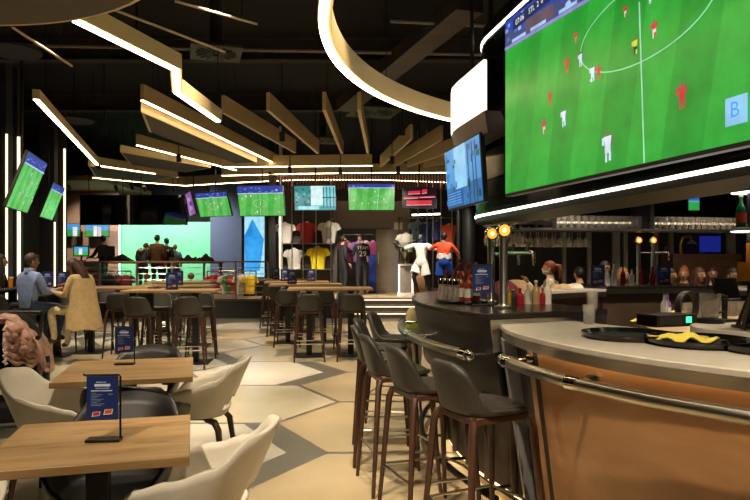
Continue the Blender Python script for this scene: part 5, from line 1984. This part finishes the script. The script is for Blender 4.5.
def bottle(label, p, c, h=.24, r=.032, capc='c8301e', lab=None, group=None, cat='bottle', trans=False):
    t = thing('bottle', label, cat, p, 0, group)
    bottle_mesh(h, r).build('body', mat('bottle_' + c, c, .12, trans=.5 if trans else 0, var=.1), t, angle=60)
    MB().lathe([(r * .42, h * .955), (r * .42, h * 1.03), (.001, h * 1.03)], 12).build('cap', mat('cap_' + capc, capc, .4), t)
    if lab:
        MB().lathe([(r * 1.02, h * .15), (r * 1.02, h * .45)], 14).build('label_band', mat('label_' + lab, lab, .6), t)
    return t


# tray with bottles at the near counter
tp = Vector((.62, 4.72, 0))
t = thing('serving_tray', 'oval black serving tray carrying the bottles by the beer taps', 'tray', (tp.x, tp.y, 1.2), R(-70))
MB().prism([(.27 * math.cos(2 * PI * k / 32), .16 * math.sin(2 * PI * k / 32)) for k in range(32)], 0, .012).build('plate', M_['blackgloss'], t)
MB().tube([(.27 * math.cos(2 * PI * k / 32), .16 * math.sin(2 * PI * k / 32), .014) for k in range(32)], .008, 6, closed=True).build('rim', M_['blackgloss'], t)
for k in range(7):
    q = tp + Matrix.Rotation(R(-70), 3, 'Z') @ Vector((-.2 + .06 * k, .07 if k % 2 else -.02, 0))
    bottle(('tall dark red sauce bottle with pale label on the black tray' if k % 2 else 'short brownish sauce bottle with pale label on the black tray'), (q.x, q.y, 1.212), '6a2018' if k % 2 else '8a3a28', .27 if k % 2 else .21, .03, 'b02018', 'd8cfc0', 'sauce bottles on the black tray')
for k in range(4):
    q = tp + Matrix.Rotation(R(-70), 3, 'Z') @ Vector((-.1 + .075 * k, -.1, 0))
    t = thing('shaker', 'clear glass shaker with steel lid on the black tray', 'shaker', (q.x, q.y, 1.212), 0, 'shakers on the black tray')
    MB().lathe([(.001, .003), (.025, .003), (.025, .12), (.022, .12), (.022, .008), (.001, .008)], 12).build('glass', M_['glassware'], t)
    MB().lathe([(.027, .12), (.027, .15), (.018, .16), (.001, .16)], 12).build('lid', M_['chrome'], t)

# sauces on the inner end of the dark counter
for px, c, lab, hh in ((508, 'a07a20', 'amber squeeze bottle with red cap behind the taps', .13), (520, '8a1a22', 'small red jar behind the beer taps', .11), (513, '2a2624', 'black pepper mill behind the beer taps', .1),
                       (528, 'a8a294', 'white squeeze bottle on the dark counter end', .14), (536, '927650', 'tan paper-wrapped bottle on the dark counter end', .16), (543, '7a2020', 'dark red jar on the dark counter end', .11), (550, 'b8b2a6', 'tall white bottle on the dark counter end', .17)):
    p_ = G(px, 304, 1.2)
    p_ = Vector((p_.x, p_.y, 1.2))
    d = p_ - BC
    r_ = math.hypot(d.x, d.y)
    if r_ < 2.78:
        p_ = Vector((BC.x + d.x * 2.78 / r_, BC.y + d.y * 2.78 / r_, 1.2))
    bottle(lab, p_, c, hh, .028, 'b8241c' if 'red' in lab else 'd8d4c8')
gl = MB().lathe([(.001, .0), (.03, .0), (.036, .11), (.033, .11), (.028, .006), (.001, .006)], 16)
tm = gl.mesh('tumbler')
tm.materials.append(M_['glassware'])
for px, lab in ((556, 'empty glass tumbler on the dark counter end'), (593, 'clear tumbler at the inner edge of the pale counter')):
    if px == 556:
        p_ = pol(204, 2.78, 1.2)
    else:
        p_ = pol(209, 3.06, 1.14)
    o = link('tumbler', tm, None, p_)
    tag(o, lab, 'glass')

# cash terminal on the island
p_ = G(610, 324, .95)
dd = (p_ - BC)
dd.z = 0
p_ = BC + dd.normalized() * 1.45
t = thing('cash_terminal', 'dark cash terminal with a small green display on the work island', 'cash register', (p_.x, p_.y, .95), R(20))
MB().span((-.22, -.12, 0), (.22, .12, .1)).build('body', M_['blackmetal'], t, bevel=.008)
MB().span((.09, -.123, .03), (.15, -.121, .08)).build('green_display', glow('green_display', '30d890', 2.5), t)
MB().span((-.19, -.123, .02), (.05, -.121, .085)).build('front_plate', M_['black'], t)


def cloth(px, py, z, w_, d_, label, c='d8c850', rz=0.0, hang=0.0):
    p_ = G(px, py, z)
    mb = MB()
    n, m = 16, 10
    pts, fs = [], []
    r_ = random.Random(int(px))
    for i in range(m + 1):
        for k in range(n + 1):
            x, y = (k / n - .5), (i / m - .5)
            zz = .012 + .014 * math.sin(k * .9 + i * .5) * math.cos(i * .8) + .02 * math.exp(-((x * 5) ** 2 + (y * 4) ** 2))
            drop = 0
            if hang and y < -.2:
                drop = hang * (-.2 - y) / .3
            pts.append((x * w_ * (1 - .15 * math.sin(i)), y * d_ * (1 - .12 * math.cos(k * .7)) + drop * .3, max(.004, zz) - drop))
    for i in range(m):
        for k in range(n):
            q = i * (n + 1) + k
            fs.append((q, q + 1, q + n + 2, q + n + 1))
    mb.add(pts, fs)
    o = one('cleaning_cloth', mb, mat('yellow_cloth', c, .9, var=.1, scale=60, bump=.2), label, 'cloth', angle=80, solid=.006)
    o.location = p_
    o.rotation_euler.z = rz
    return o


# black round trays on the pale counter
def round_tray(px, py, r_, label, z=1.14):
    p_ = G(px, py, z)
    t = thing('round_tray', label, 'tray', (p_.x, p_.y, z))
    MB().lathe([(.001, 0), (r_ * .9, 0), (r_, .022), (r_ * 1.005, .03), (r_ * .985, .03), (r_ * .88, .008), (.001, .008)], 40).build('dish', M_['blackgloss'], t)
    MB().lathe([(.001, .0085), (r_ * .86, .0085), (r_ * .86, .0105), (.001, .0105)], 40).build('rubber_mat', M_['black'], t)
    return t, p_


round_tray(627, 338, .205, 'black round tray with a pinkish sheen beside the yellow cloth')
tt, tpz = round_tray(699, 344.5, .22, 'black round tray carrying the yellow cloth on the pale counter')
round_tray(772, 352, .18, 'black round tray at the outer end of the pale counter')
cloth(684, 341, 1.15, .24, .16, 'yellow cleaning cloth lying on the black round tray', rz=R(-8))
o = cloth(644, 322, .955, .2, .16, 'yellow cleaning cloth hanging over the island edge nearest the cash terminal', rz=R(30))
o = cloth(662, 320, .955, .2, .14, 'yellow cleaning cloth on the island beside the glasses', rz=R(20))
cloth(674, 314, .955, .28, .16, 'folded white cloth on the island before the glasses', c='d8d4cc', rz=R(25))

# glasses on the island
bg = MB().lathe([(.001, 0), (.032, 0), (.04, .14), (.037, .14), (.029, .008), (.001, .008)], 12)
bgm = bg.mesh('beer_glass')
bgm.materials.append(M_['glassware'])
for i in range(12):
    for j in range(2):
        q = pol(126 - i * 3.6, 1.45 - j * .12, .951)
        tag(link('beer_glass', bgm, None, q), 'clear beer glass standing in rows on the work island', 'glass', 'beer glasses on the work island')
for px, c in ((651, 'a8a8b0'), (656, '8a6ab0')):
    th = 141 if px == 651 else 137.5
    bottle('grey pump bottle on the work island' if px == 651 else 'purple liquid soap bottle on the work island', pol(th, 1.5, .951), c, .24, .034, '303030', 'd8d4dc' if px != 651 else None)
p_ = pol(152, 1.25, .951)
t = thing('hose_reel', 'coiled black hose on the work island behind the terminal', 'hose', p_, R(30))
for k in range(3):
    MB().tube([(.13 * math.cos(a), .02 * k, .14 + .13 * math.sin(a)) for a in [2 * PI * q / 24 for q in range(24)]], .012, 8, closed=True).build('coil', M_['black'], t)
MB().span((-.04, -.01, 0), (.04, .06, .015)).build('foot', M_['black'], t)

# black jug and wooden easel on the service counter
p_ = Vector((2.28, 4.42, 1.08))
t = thing('glass_jug', 'glass jug with black base on the round-ended counter', 'jug', p_)
MB().lathe([(.09, 0), (.09, .03), (.06, .035), (.001, .035)], 18).build('base', M_['black'], t)
MB().lathe([(.05, .036), (.07, .2), (.066, .2), (.046, .042), (.001, .042)], 18).build('glass', M_['glassware'], t)
MB().tube([(.068, 0, .19), (.11, 0, .18), (.11, 0, .08), (.058, 0, .07)], .009, 8).build('handle', M_['black'], t)
p_ = Vector((2.3, 4.7, 1.08))
t = thing('tablet_terminal', 'black touch terminal standing behind the glass jug', 'terminal', (2.42, 4.5, 1.08), R(15))
MB().box((0, 0, .01), (.14, .12, .02)).build('base', M_['black'], t)
MB().beam((0, 0, .02), (0, .0, .16), .03, .02).build('stem', M_['black'], t)
MB().box((0, -.01, .23), (.2, .02, .15), Matrix.Rotation(R(-15), 3, 'X')).build('display', M_['blackgloss'], t, bevel=.005)
p_ = Vector((2.36, 3.98, 1.08))
t = thing('easel', 'dark wooden A-frame easel on the round-ended counter', 'easel', p_, R(-10))
for s_ in (-1, 1):
    MB().beam((s_ * .12, -.06, 0), (s_ * .03, 0, .3), .022, .022).build('front_leg', wood('easel_wood', '5a3018', '40200e', 4, (3, 3, 1)), t)
    MB().beam((s_ * .1, .1, 0), (s_ * .03, .01, .28), .018, .018).build('rear_leg', wood('easel_wood', '5a3018', '40200e', 4), t)
MB().beam((-.1, -.055, .07), (.1, -.055, .07), .03, .02).build('ledge', wood('easel_wood', '5a3018', '40200e', 4), t)
MB().beam((-.05, -.02, .2), (.05, -.02, .2), .02, .02).build('cross_bar', wood('easel_wood', '5a3018', '40200e', 4), t)

# tiered stand at the right with glowing discs, green bottle and an amber panel
p_ = Vector(((749 - 375) / F * 4.1, 4.1, 1.08))
t = thing('tiered_stand', 'tiered stand with two glowing white discs and an amber panel', 'stand', p_)
zz_ = lambda py: EYE - (py - HZ) * 4.1 / F - 1.08
MB().cyl((0, 0, .02), (0, 0, 1.05), .012, n=8).build('pole', M_['black'], t)
MB().lathe([(.001, 0), (.1, 0), (.1, .015), (.012, .025), (.001, .025)], 20).build('base', M_['black'], t)
for py in (232, 193):
    MB().lathe([(.02, zz_(py) + .03), (.1, zz_(py) + .025), (.105, zz_(py) + .005), (.02, zz_(py) + .005)], 28).build('tray', M_['white'], t)
    MB().lathe([(.02, zz_(py)), (.1, zz_(py)), (.1, zz_(py) + .005), (.02, zz_(py) + .005)], 28).build('light_disc', M_['ledwhite'], t)
MB().span((-.085, -.03, zz_(281)), (.12, -.018, zz_(262))).build('amber_panel', mat('amber_board', 'd8902a', .5), t)
MB().span((-.03, -.03, zz_(262)), (.12, -.018, zz_(243))).build('amber_panel', mat('amber_board', 'd8902a', .5), t)
bottle('green bottle standing on the lower glowing disc of the tiered stand', (p_.x - .05, p_.y, 1.08 + zz_(232) + .03), '1c5a3a', .2, .03, 'c8b890', 'b83a2a')

# ------------------------------------------------------------------ stem glasses under the canopy corner and tumblers on the shelf
wg = MB().lathe([(.034, 0), (.034, -.003), (.004, -.01), (.004, -.085), (.02, -.1), (.04, -.135), (.042, -.16), (.034, -.205), (.032, -.205), (.04, -.16), (.038, -.137), (.018, -.104), (.001, -.1)], 12)
wgm = wg.mesh('wine_glass')
wgm.materials.append(M_['stemware'])
rack_path = []
for k in range(0, 11):
    q, nrm = CP[k]
    rack_path.append((q, nrm))
rack_path = [(BC + E1 * AL + E2 * (AF - CR - .35), E1)] + rack_path + [(BC + E2 * AF + E1 * v_, E2) for v_ in (1.35, 1.15, .95)]


def along(path, step):
    out = []
    acc = 0
    for (a, na), (b, nb) in zip(path[:-1], path[1:]):
        L = (b - a).length
        while acc <= L:
            f = acc / L
            out.append((a.lerp(b, f), na.lerp(nb, f).normalized()))
            acc += step
        acc -= L
    return out


gr = thing('glass_rack', 'chrome hanging rack for stem glasses under the canopy corner', 'glass rack', (CP[5][0].x, CP[5][0].y, 1.84))
for off in (.08, .16, .24, .32):
    MB().tube([q - n_ * off + Vector((0, 0, 1.868)) - gr.location for q, n_ in rack_path], .006, 6).build('rack_wire', M_['chrome'], gr)
for q, n_ in rack_path[::3]:
    MB().beam(q - n_ * .06 + Vector((0, 0, 1.885)) - gr.location, q - n_ * .34 + Vector((0, 0, 1.885)) - gr.location, .02, .03).build('rack_bracket', M_['chrome'], gr)
for off in (.12, .26):
    for q, n_ in along(rack_path, .105):
        o = link('wine_glass', wgm, None, q - n_ * off + Vector((0, 0, 1.866)))
        tag(o, 'stem glass hanging upside down from the rack under the canopy', 'glass', 'stem glasses hanging under the canopy')
sg = MB().lathe([(.001, 0), (.03, 0), (.036, .15), (.034, .15), (.028, .006), (.001, .006)], 10)
sgm = sg.mesh('shelf_glass')
sgm.materials.append(M_['glassware'])
k = 0
xs = -1.5
while xs < 2.4:
    xs += .085
    f = (xs + 1.5) / .4
    if any(abs(f - d_) < .16 for d_ in (0, 3, 7, 10)):
        continue
    for row in (.36, .24):
        q = BC + E2 * (AF - row) - E1 * xs
        tag(link('shelf_glass', sgm, None, (q.x, q.y, 1.866)), 'tall clear glass standing on the canopy shelf', 'glass', 'tall glasses on the canopy shelf')
# bottles on the canopy shelf near the corner
for k in range(7):
    q = BC + E1 * (1.62 + .1 * k) + E2 * (AF - .36 - .02 * k)
    bottle('spirit bottle standing on the canopy shelf by the corner', (q.x, q.y, 1.866), ('3a1c10', '5a2a14', '2a1c18')[k % 3], .25, .034, ('a08030', '802018', '202020')[k % 3], 'b8a080' if k % 2 else None, 'spirit bottles on the canopy shelf')
q = BC + E2 * (AF - .1) - E1 * .33
tv('small_display', 'small upright display with a football picture inside the canopy', .13, .19, (P(694, 0, q.y - .1).x, q.y - .1, EYE + 58 * q.y / F), 0, 0,
   [(rect(0, 0, 1, 1), '2a9a4a'), (rect(0, .55, 1, 1), '2a60c0'), (rect(0, .5, 1, .6), '58b0a0')], hanger=True, cat='screen', bez=.008)

# things on the far counters
for th, c, lab, h_ in ((101.5, '7a1a24', 'red bottle between the far beer taps', .24), (104, 'c0c0c0', 'steel shaker beside the far beer taps', .2), (106.5, '641820', 'dark red bottle beside the far carafe', .24), (98.5, '741a24', 'crimson bottle beside the far menu card', .22), (109, 'b8b8b4', 'clear tall carafe near the far taps', .28), (111, 'c8c8c4', 'pale bottle at the end of the raised far counter', .22)):
    bottle(lab, pol(th, 2.95, 1.2), c, h_, .032, '701818')
for th, lab in ((113, 'blue menu card at the end of the raised far counter'), (95, 'blue menu card next to the crimson bottle')):
    q = pol(th, 3.0, 1.2)
    place(cs0, cu_, q, 0, lab, None)
q = pol(150, 3.2, 1.17)
place(cs0, cu_, q, 0, 'blue menu card at the near end of the far pale counter', None)
for th, c, lab, w_ in ((140, 'a88a60', 'tan paper bag lying on the far pale counter', .34), (146, '5a1824', 'maroon bag lying on the far pale counter', .3), (124, 'b8a078', 'folded tan scarf on the far pale counter', .26), (119.5, 'e0d8cc', 'white napkin stack on the far pale counter', .22)):
    q = pol(th, 3.05, 1.171)
    mb = MB()
    n, m = 14, 8
    pts, fs = [], []
    for i in range(m + 1):
        for k in range(n + 1):
            x, y = k / n - .5, i / m - .5
            e = max(0, (1 - (2 * x) ** 4) * (1 - (2 * y) ** 4))
            pts.append((x * w_, y * w_ * .6, e ** .5 * (.1 if 'bag' in lab else .05) * (1 + .25 * math.sin(9 * x + 5 * y + th))))
    for i in range(m):
        for k in range(n):
            s_ = i * (n + 1) + k
            fs.append((s_, s_ + 1, s_ + n + 2, s_ + n + 1))
    mb.add(pts, fs)
    o = one('paper_bag' if 'bag' in lab else ('scarf' if 'scarf' in lab else 'napkin_stack'), mb, mat('bag_' + c, c, .85, var=.15, scale=14, bump=.2), lab, 'bag' if 'bag' in lab else 'cloth', angle=60)
    o.location = q
# condiments standing behind the dark tip: waste bin beside the stools
p_ = G(413, 345, 0)
q = Vector((.62 * .55, 8.9, 0))
t = thing('display_basket', 'pale grey tub with a green lid strip behind the tip of the bar', 'tub', (P(413, 0, 8.9).x, 8.9, 0))
MB().lathe([(.11, 0), (.13, .55), (.14, .6), (.001, .6)], 20).build('body', mat('tub_grey', '8a867a', .6), t)
MB().lathe([(.142, .6), (.142, .66), (.001, .66)], 20).build('strip', mat('lime_strip', '8fb83a', .5), t)
MB().lathe([(.1, .66), (.1, .78), (.05, .86), (.001, .87)], 20).build('dome', mat('cream_dome', 'b8ac80', .5), t)

# ------------------------------------------------------------------ food on the diners' table
fz = 1.08
for dx, dy, c, lab, kind in ((-.32, -.12, 'd8902a', 'glass of amber beer beside the two menu cards', 'g'), (-.2, .05, 'c87a20', 'glass of dark amber beer on the food table', 'g'), (.0, -.18, '9a5a30', 'round wooden board with brown food', 'p'),
                             (.45, -.1, '7a3a24', 'small dark dish of food near the woman in beige', 'p'), (-.05, .1, 'b8743a', 'plate of fried food behind the boards', 'p')):
    q = (tdin.x + dx, tdin.y + dy, fz)
    t = thing('beer_glass' if kind == 'g' else 'food_plate', lab, 'glass' if kind == 'g' else 'plate', q)
    if kind == 'g':
        MB().lathe([(.001, 0), (.032, 0), (.04, .15), (.001, .15)], 14).build('beer', mat('beer_' + c, c, .1, trans=.3), t)
        MB().lathe([(.041, .15), (.042, .17), (.001, .17)], 14).build('foam', M_['white'], t)
    else:
        MB().lathe([(.001, 0), (.08, 0), (.13, .015), (.13, .02), (.001, .012)], 24).build('plate', M_['white'] if dx < .3 else M_['black'], t)
        for k in range(9):
            a = k * 2.4
            MB().sphere((.06 * math.cos(a) * (k / 9), .06 * math.sin(a) * (k / 9), .03 + .004 * (k % 3)), (.028, .022, .018), 8, 6).build('food_piece', mat('food_' + c, c, .6), t)

# monitor on the back counter
q = P(81, 255, 19.7)
t = thing('monitor', 'small lit monitor standing on the back counter', 'monitor', (q.x, 19.7, PZ + 1.0))
MB().box((0, .02, .01), (.22, .16, .02)).build('foot', M_['black'], t)
MB().box((0, .03, .1), (.05, .03, .18)).build('stem', M_['black'], t)
MB().span((-.24, 0, .14), (.24, .04, .46)).build('casing', M_['black'], t)
picture(t, .42, .26, [(rect(0, 0, 1, 1), '4aa8c8'), (rect(0, 0, 1, .4), '4aa84a'), (rect(.35, .1, .6, .8), 'e8e8e8')], y=-.003, loc=(0, 0, .3))
t = thing('monitor', 'dark unlit monitor turned away on the back counter', 'monitor', (q.x + .75, 19.75, PZ + 1.0), R(25))
MB().box((0, .02, .01), (.22, .16, .02)).build('foot', M_['black'], t)
MB().box((0, .03, .1), (.05, .03, .18)).build('stem', M_['black'], t)
MB().span((-.24, 0, .14), (.24, .04, .46)).build('casing', M_['black'], t)
for px, c, lab in ((49, 'c84a3a', 'red box on the back counter beside the LED column'), (41, '8aa8a0', 'pale teal box on the back counter')):
    q = P(px, 0, 19.75)
    t = thing('box', lab, 'box', (q.x, 19.75, PZ + 1.0), .2)
    MB().span((-.12, -.1, 0), (.12, .1, .16)).build('body', mat('box_' + c, c, .6), t, bevel=.006)
    MB().span((-.125, -.105, .16), (.125, .105, .19)).build('lid', mat('box_lid', 'c8b8a8', .6), t, bevel=.006)

# ------------------------------------------------------------------ stroller with a pink jacket
SX = G(12, 437, 0)
st = thing('stroller', 'black pushchair with grey wheels parked beside the cream chair', 'stroller', (SX.x - .12, SX.y + .1, 0), R(20))
ms_ = M_['blackmetal']
wheels = [(.25, -.36), (-.25, -.36), (.22, .42), (-.22, .42)]
for x, y in wheels:
    rot = Matrix.Rotation(PI / 2, 3, 'Y')
    r_ = .13 if y < 0 else .1
    w = MB().lathe([(r_ * .7, -.022), (r_ * .95, -.024), (r_, 0), (r_ * .95, .024), (r_ * .7, .022), (r_ * .7, -.022)], 24, at=(x, y, r_), rot=rot).build('wheel', mat('tyre_grey', '6a6862', .7), st)
    MB().lathe([(.001, -.02), (.035, -.022), (.035, .022), (.001, .02)], 14, at=(x, y, r_), rot=rot).build('hub', M_['grey'], w)
    for k in range(5):
        a = 2 * PI * k / 5
        MB().cyl((x, y + .03 * math.cos(a), r_ + .03 * math.sin(a)), (x, y + r_ * .72 * math.cos(a), r_ + r_ * .72 * math.sin(a)), .008, n=5).build('spoke', M_['grey'], w)
for s_ in (-1, 1):
    MB().tube([(s_ * .22, -.36, .14), (s_ * .24, -.1, .45), (s_ * .25, .3, .95), (s_ * .24, .4, 1.02)], .016, 8).build('frame_tube', ms_, st)
    MB().tube([(s_ * .22, .42, .1), (s_ * .24, .1, .42), (s_ * .24, -.25, .62)], .015, 8).build('frame_tube', ms_, st)
MB().tube([(-.24, .4, 1.02), (0, .44, 1.03), (.24, .4, 1.02)], .02, 8).build('push_bar', M_['black'], st)
MB().cyl((-.22, -.36, .14), (.22, -.36, .14), .012, n=6).cyl((-.22, .42, .1), (.22, .42, .1), .012, n=6).build('axle', ms_, st)
mcloth = mat('stroller_cloth', '121114', .9, var=.2)
MB().box((0, -.02, .48), (.42, .4, .06)).build('seat', mcloth, st, bevel=.02)
MB().box((0, .2, .75), (.42, .06, .55), Matrix.Rotation(R(-18), 3, 'X')).build('backrest', mcloth, st, bevel=.02)
MB().box((0, .0, .22), (.38, .5, .16)).build('basket', mcloth, st, bevel=.03)
hood = MB()
n, m = 14, 10
pts, fs = [], []
for i in range(m + 1):
    a = R(-10 + 130 * i / m)
    for k in range(n + 1):
        b = PI * k / n
        pts.append((.26 * math.cos(b), .16 - .34 * math.cos(a) * math.sin(b) * .95, .78 + .26 * math.sin(b) * (.2 + .8 * math.sin(a)) if True else 0))
for i in range(m):
    for k in range(n):
        q = i * (n + 1) + k
        fs.append((q, q + 1, q + n + 2, q + n + 1))
hood.add(pts, fs)
hood.build('sun_hood', mcloth, st, solid=.012, angle=80)

m_pink = mat('pink_jacket', 'd8b0a2', .6, var=.2, scale=11, bump=.6, c2='b08474')
jk = thing('pink_jacket', 'dusty pink padded jacket draped over the pushchair hood', 'jacket', (SX.x - .12, SX.y + .1, 0), R(20))


def drape(x0, x1, y0, y1, f, nx=20, ny=16):
    mb = MB()
    pts, fs = [], []
    for i in range(ny + 1):
        for k in range(nx + 1):
            x, y = x0 + (x1 - x0) * k / nx, y0 + (y1 - y0) * i / ny
            pts.append(f(x, y, k / nx, i / ny))
    for i in range(ny):
        for k in range(nx):
            q = i * (nx + 1) + k
            fs.append((q, q + 1, q + nx + 2, q + nx + 1))
    mb.add(pts, fs)
    return mb


def jf(x, y, u, v):
    a = (u - .5) * 2
    prof = math.cos(min(1.5, abs(a) * 1.45))
    z = 1.0 - .46 * (1 - prof) ** 1.0 * (1.25 if a > 0 else .9) - .03 * abs(math.sin(v * 9)) + .015 * math.sin(a * 11 + v * 5)
    return (.33 * math.sin(a * 1.5), -.2 + .62 * v, z)


drape(-1, 1, 0, 1, jf).build('back_panel', m_pink, jk, solid=.035, angle=80)


def arch(u):
    x, y, z = jf(0, 0, u, 0)
    return Vector((x, y, z))


for k in range(3):                     # puffed quilting along the front rim of the hood
    pts = [arch(q / 60) + Vector((0, -.02 + .055 * k, .012)) for q in range(61)]
    MB().tube(pts, [.026 + .014 * abs(math.sin(q * .75)) for q in range(61)], 8).build('quilt_roll', m_pink, jk)


def flap(x0, x1, zb, yo, seed):
    """hanging front half with horizontal padded rows and a jagged hem"""
    def f(x, y, u, v):
        xx = x0 + (x1 - x0) * u
        a = math.asin(max(-1, min(1, xx / .34)))
        zt = 1.0 - .46 * (1 - math.cos(min(1.5, abs(a) / 1.5 * 1.45)))
        z1 = zb + .07 * abs(u - .6) + .02 * math.sin(u * 17 + seed)
        return (xx + .012 * math.sin(v * 7 + seed), yo - .035 * abs(math.sin(v * PI * 4.5)) - .02 * math.sin(u * 9 + v * 3), zt + (z1 - zt) * v)
    return drape(-1, 1, 0, 1, f, 16, 30)


flap(.05, .37, .62, -.27, 1).build('front_flap', m_pink, jk, solid=.03, angle=80)
flap(.13, .25, .74, -.315, 3).build('sleeve', mat('pink_sleeve', 'c89a8a', .55, var=.2, scale=14, bump=.5), jk, solid=.05, angle=80)
MB().tube([(.06 + .01 * math.sin(q * 1.7), -.32, .97 - .012 * q) for q in range(28)], [.012 + .006 * (q % 2) for q in range(28)], 6).build('fur_trim', mat('pale_pink_trim', 'e0c8bc', .9), jk)
MB().lathe([(.001, -.008), (.02, -.008), (.022, 0), (.02, .008), (.001, .008)], 14, at=(.3, -.33, .86), rot=Matrix.Rotation(PI / 2, 3, 'X')).build('button', M_['black'], jk)
jb = one('denim_jacket', drape(-1, 1, 0, 1, lambda x, y, u, v: (.1 + .27 * u, -.22 - .03 * math.sin(u * 7) + .02 * math.sin(v * 9), .66 - .26 * v + .02 * math.sin(u * 8))), mat('navy_denim', '26304a', .85, var=.2, scale=20), 'navy garment hanging from the pushchair beneath the pink jacket', 'jacket', solid=.04, angle=80)
jb.location = (SX.x - .12, SX.y + .1, 0)
jb.rotation_euler.z = R(20)
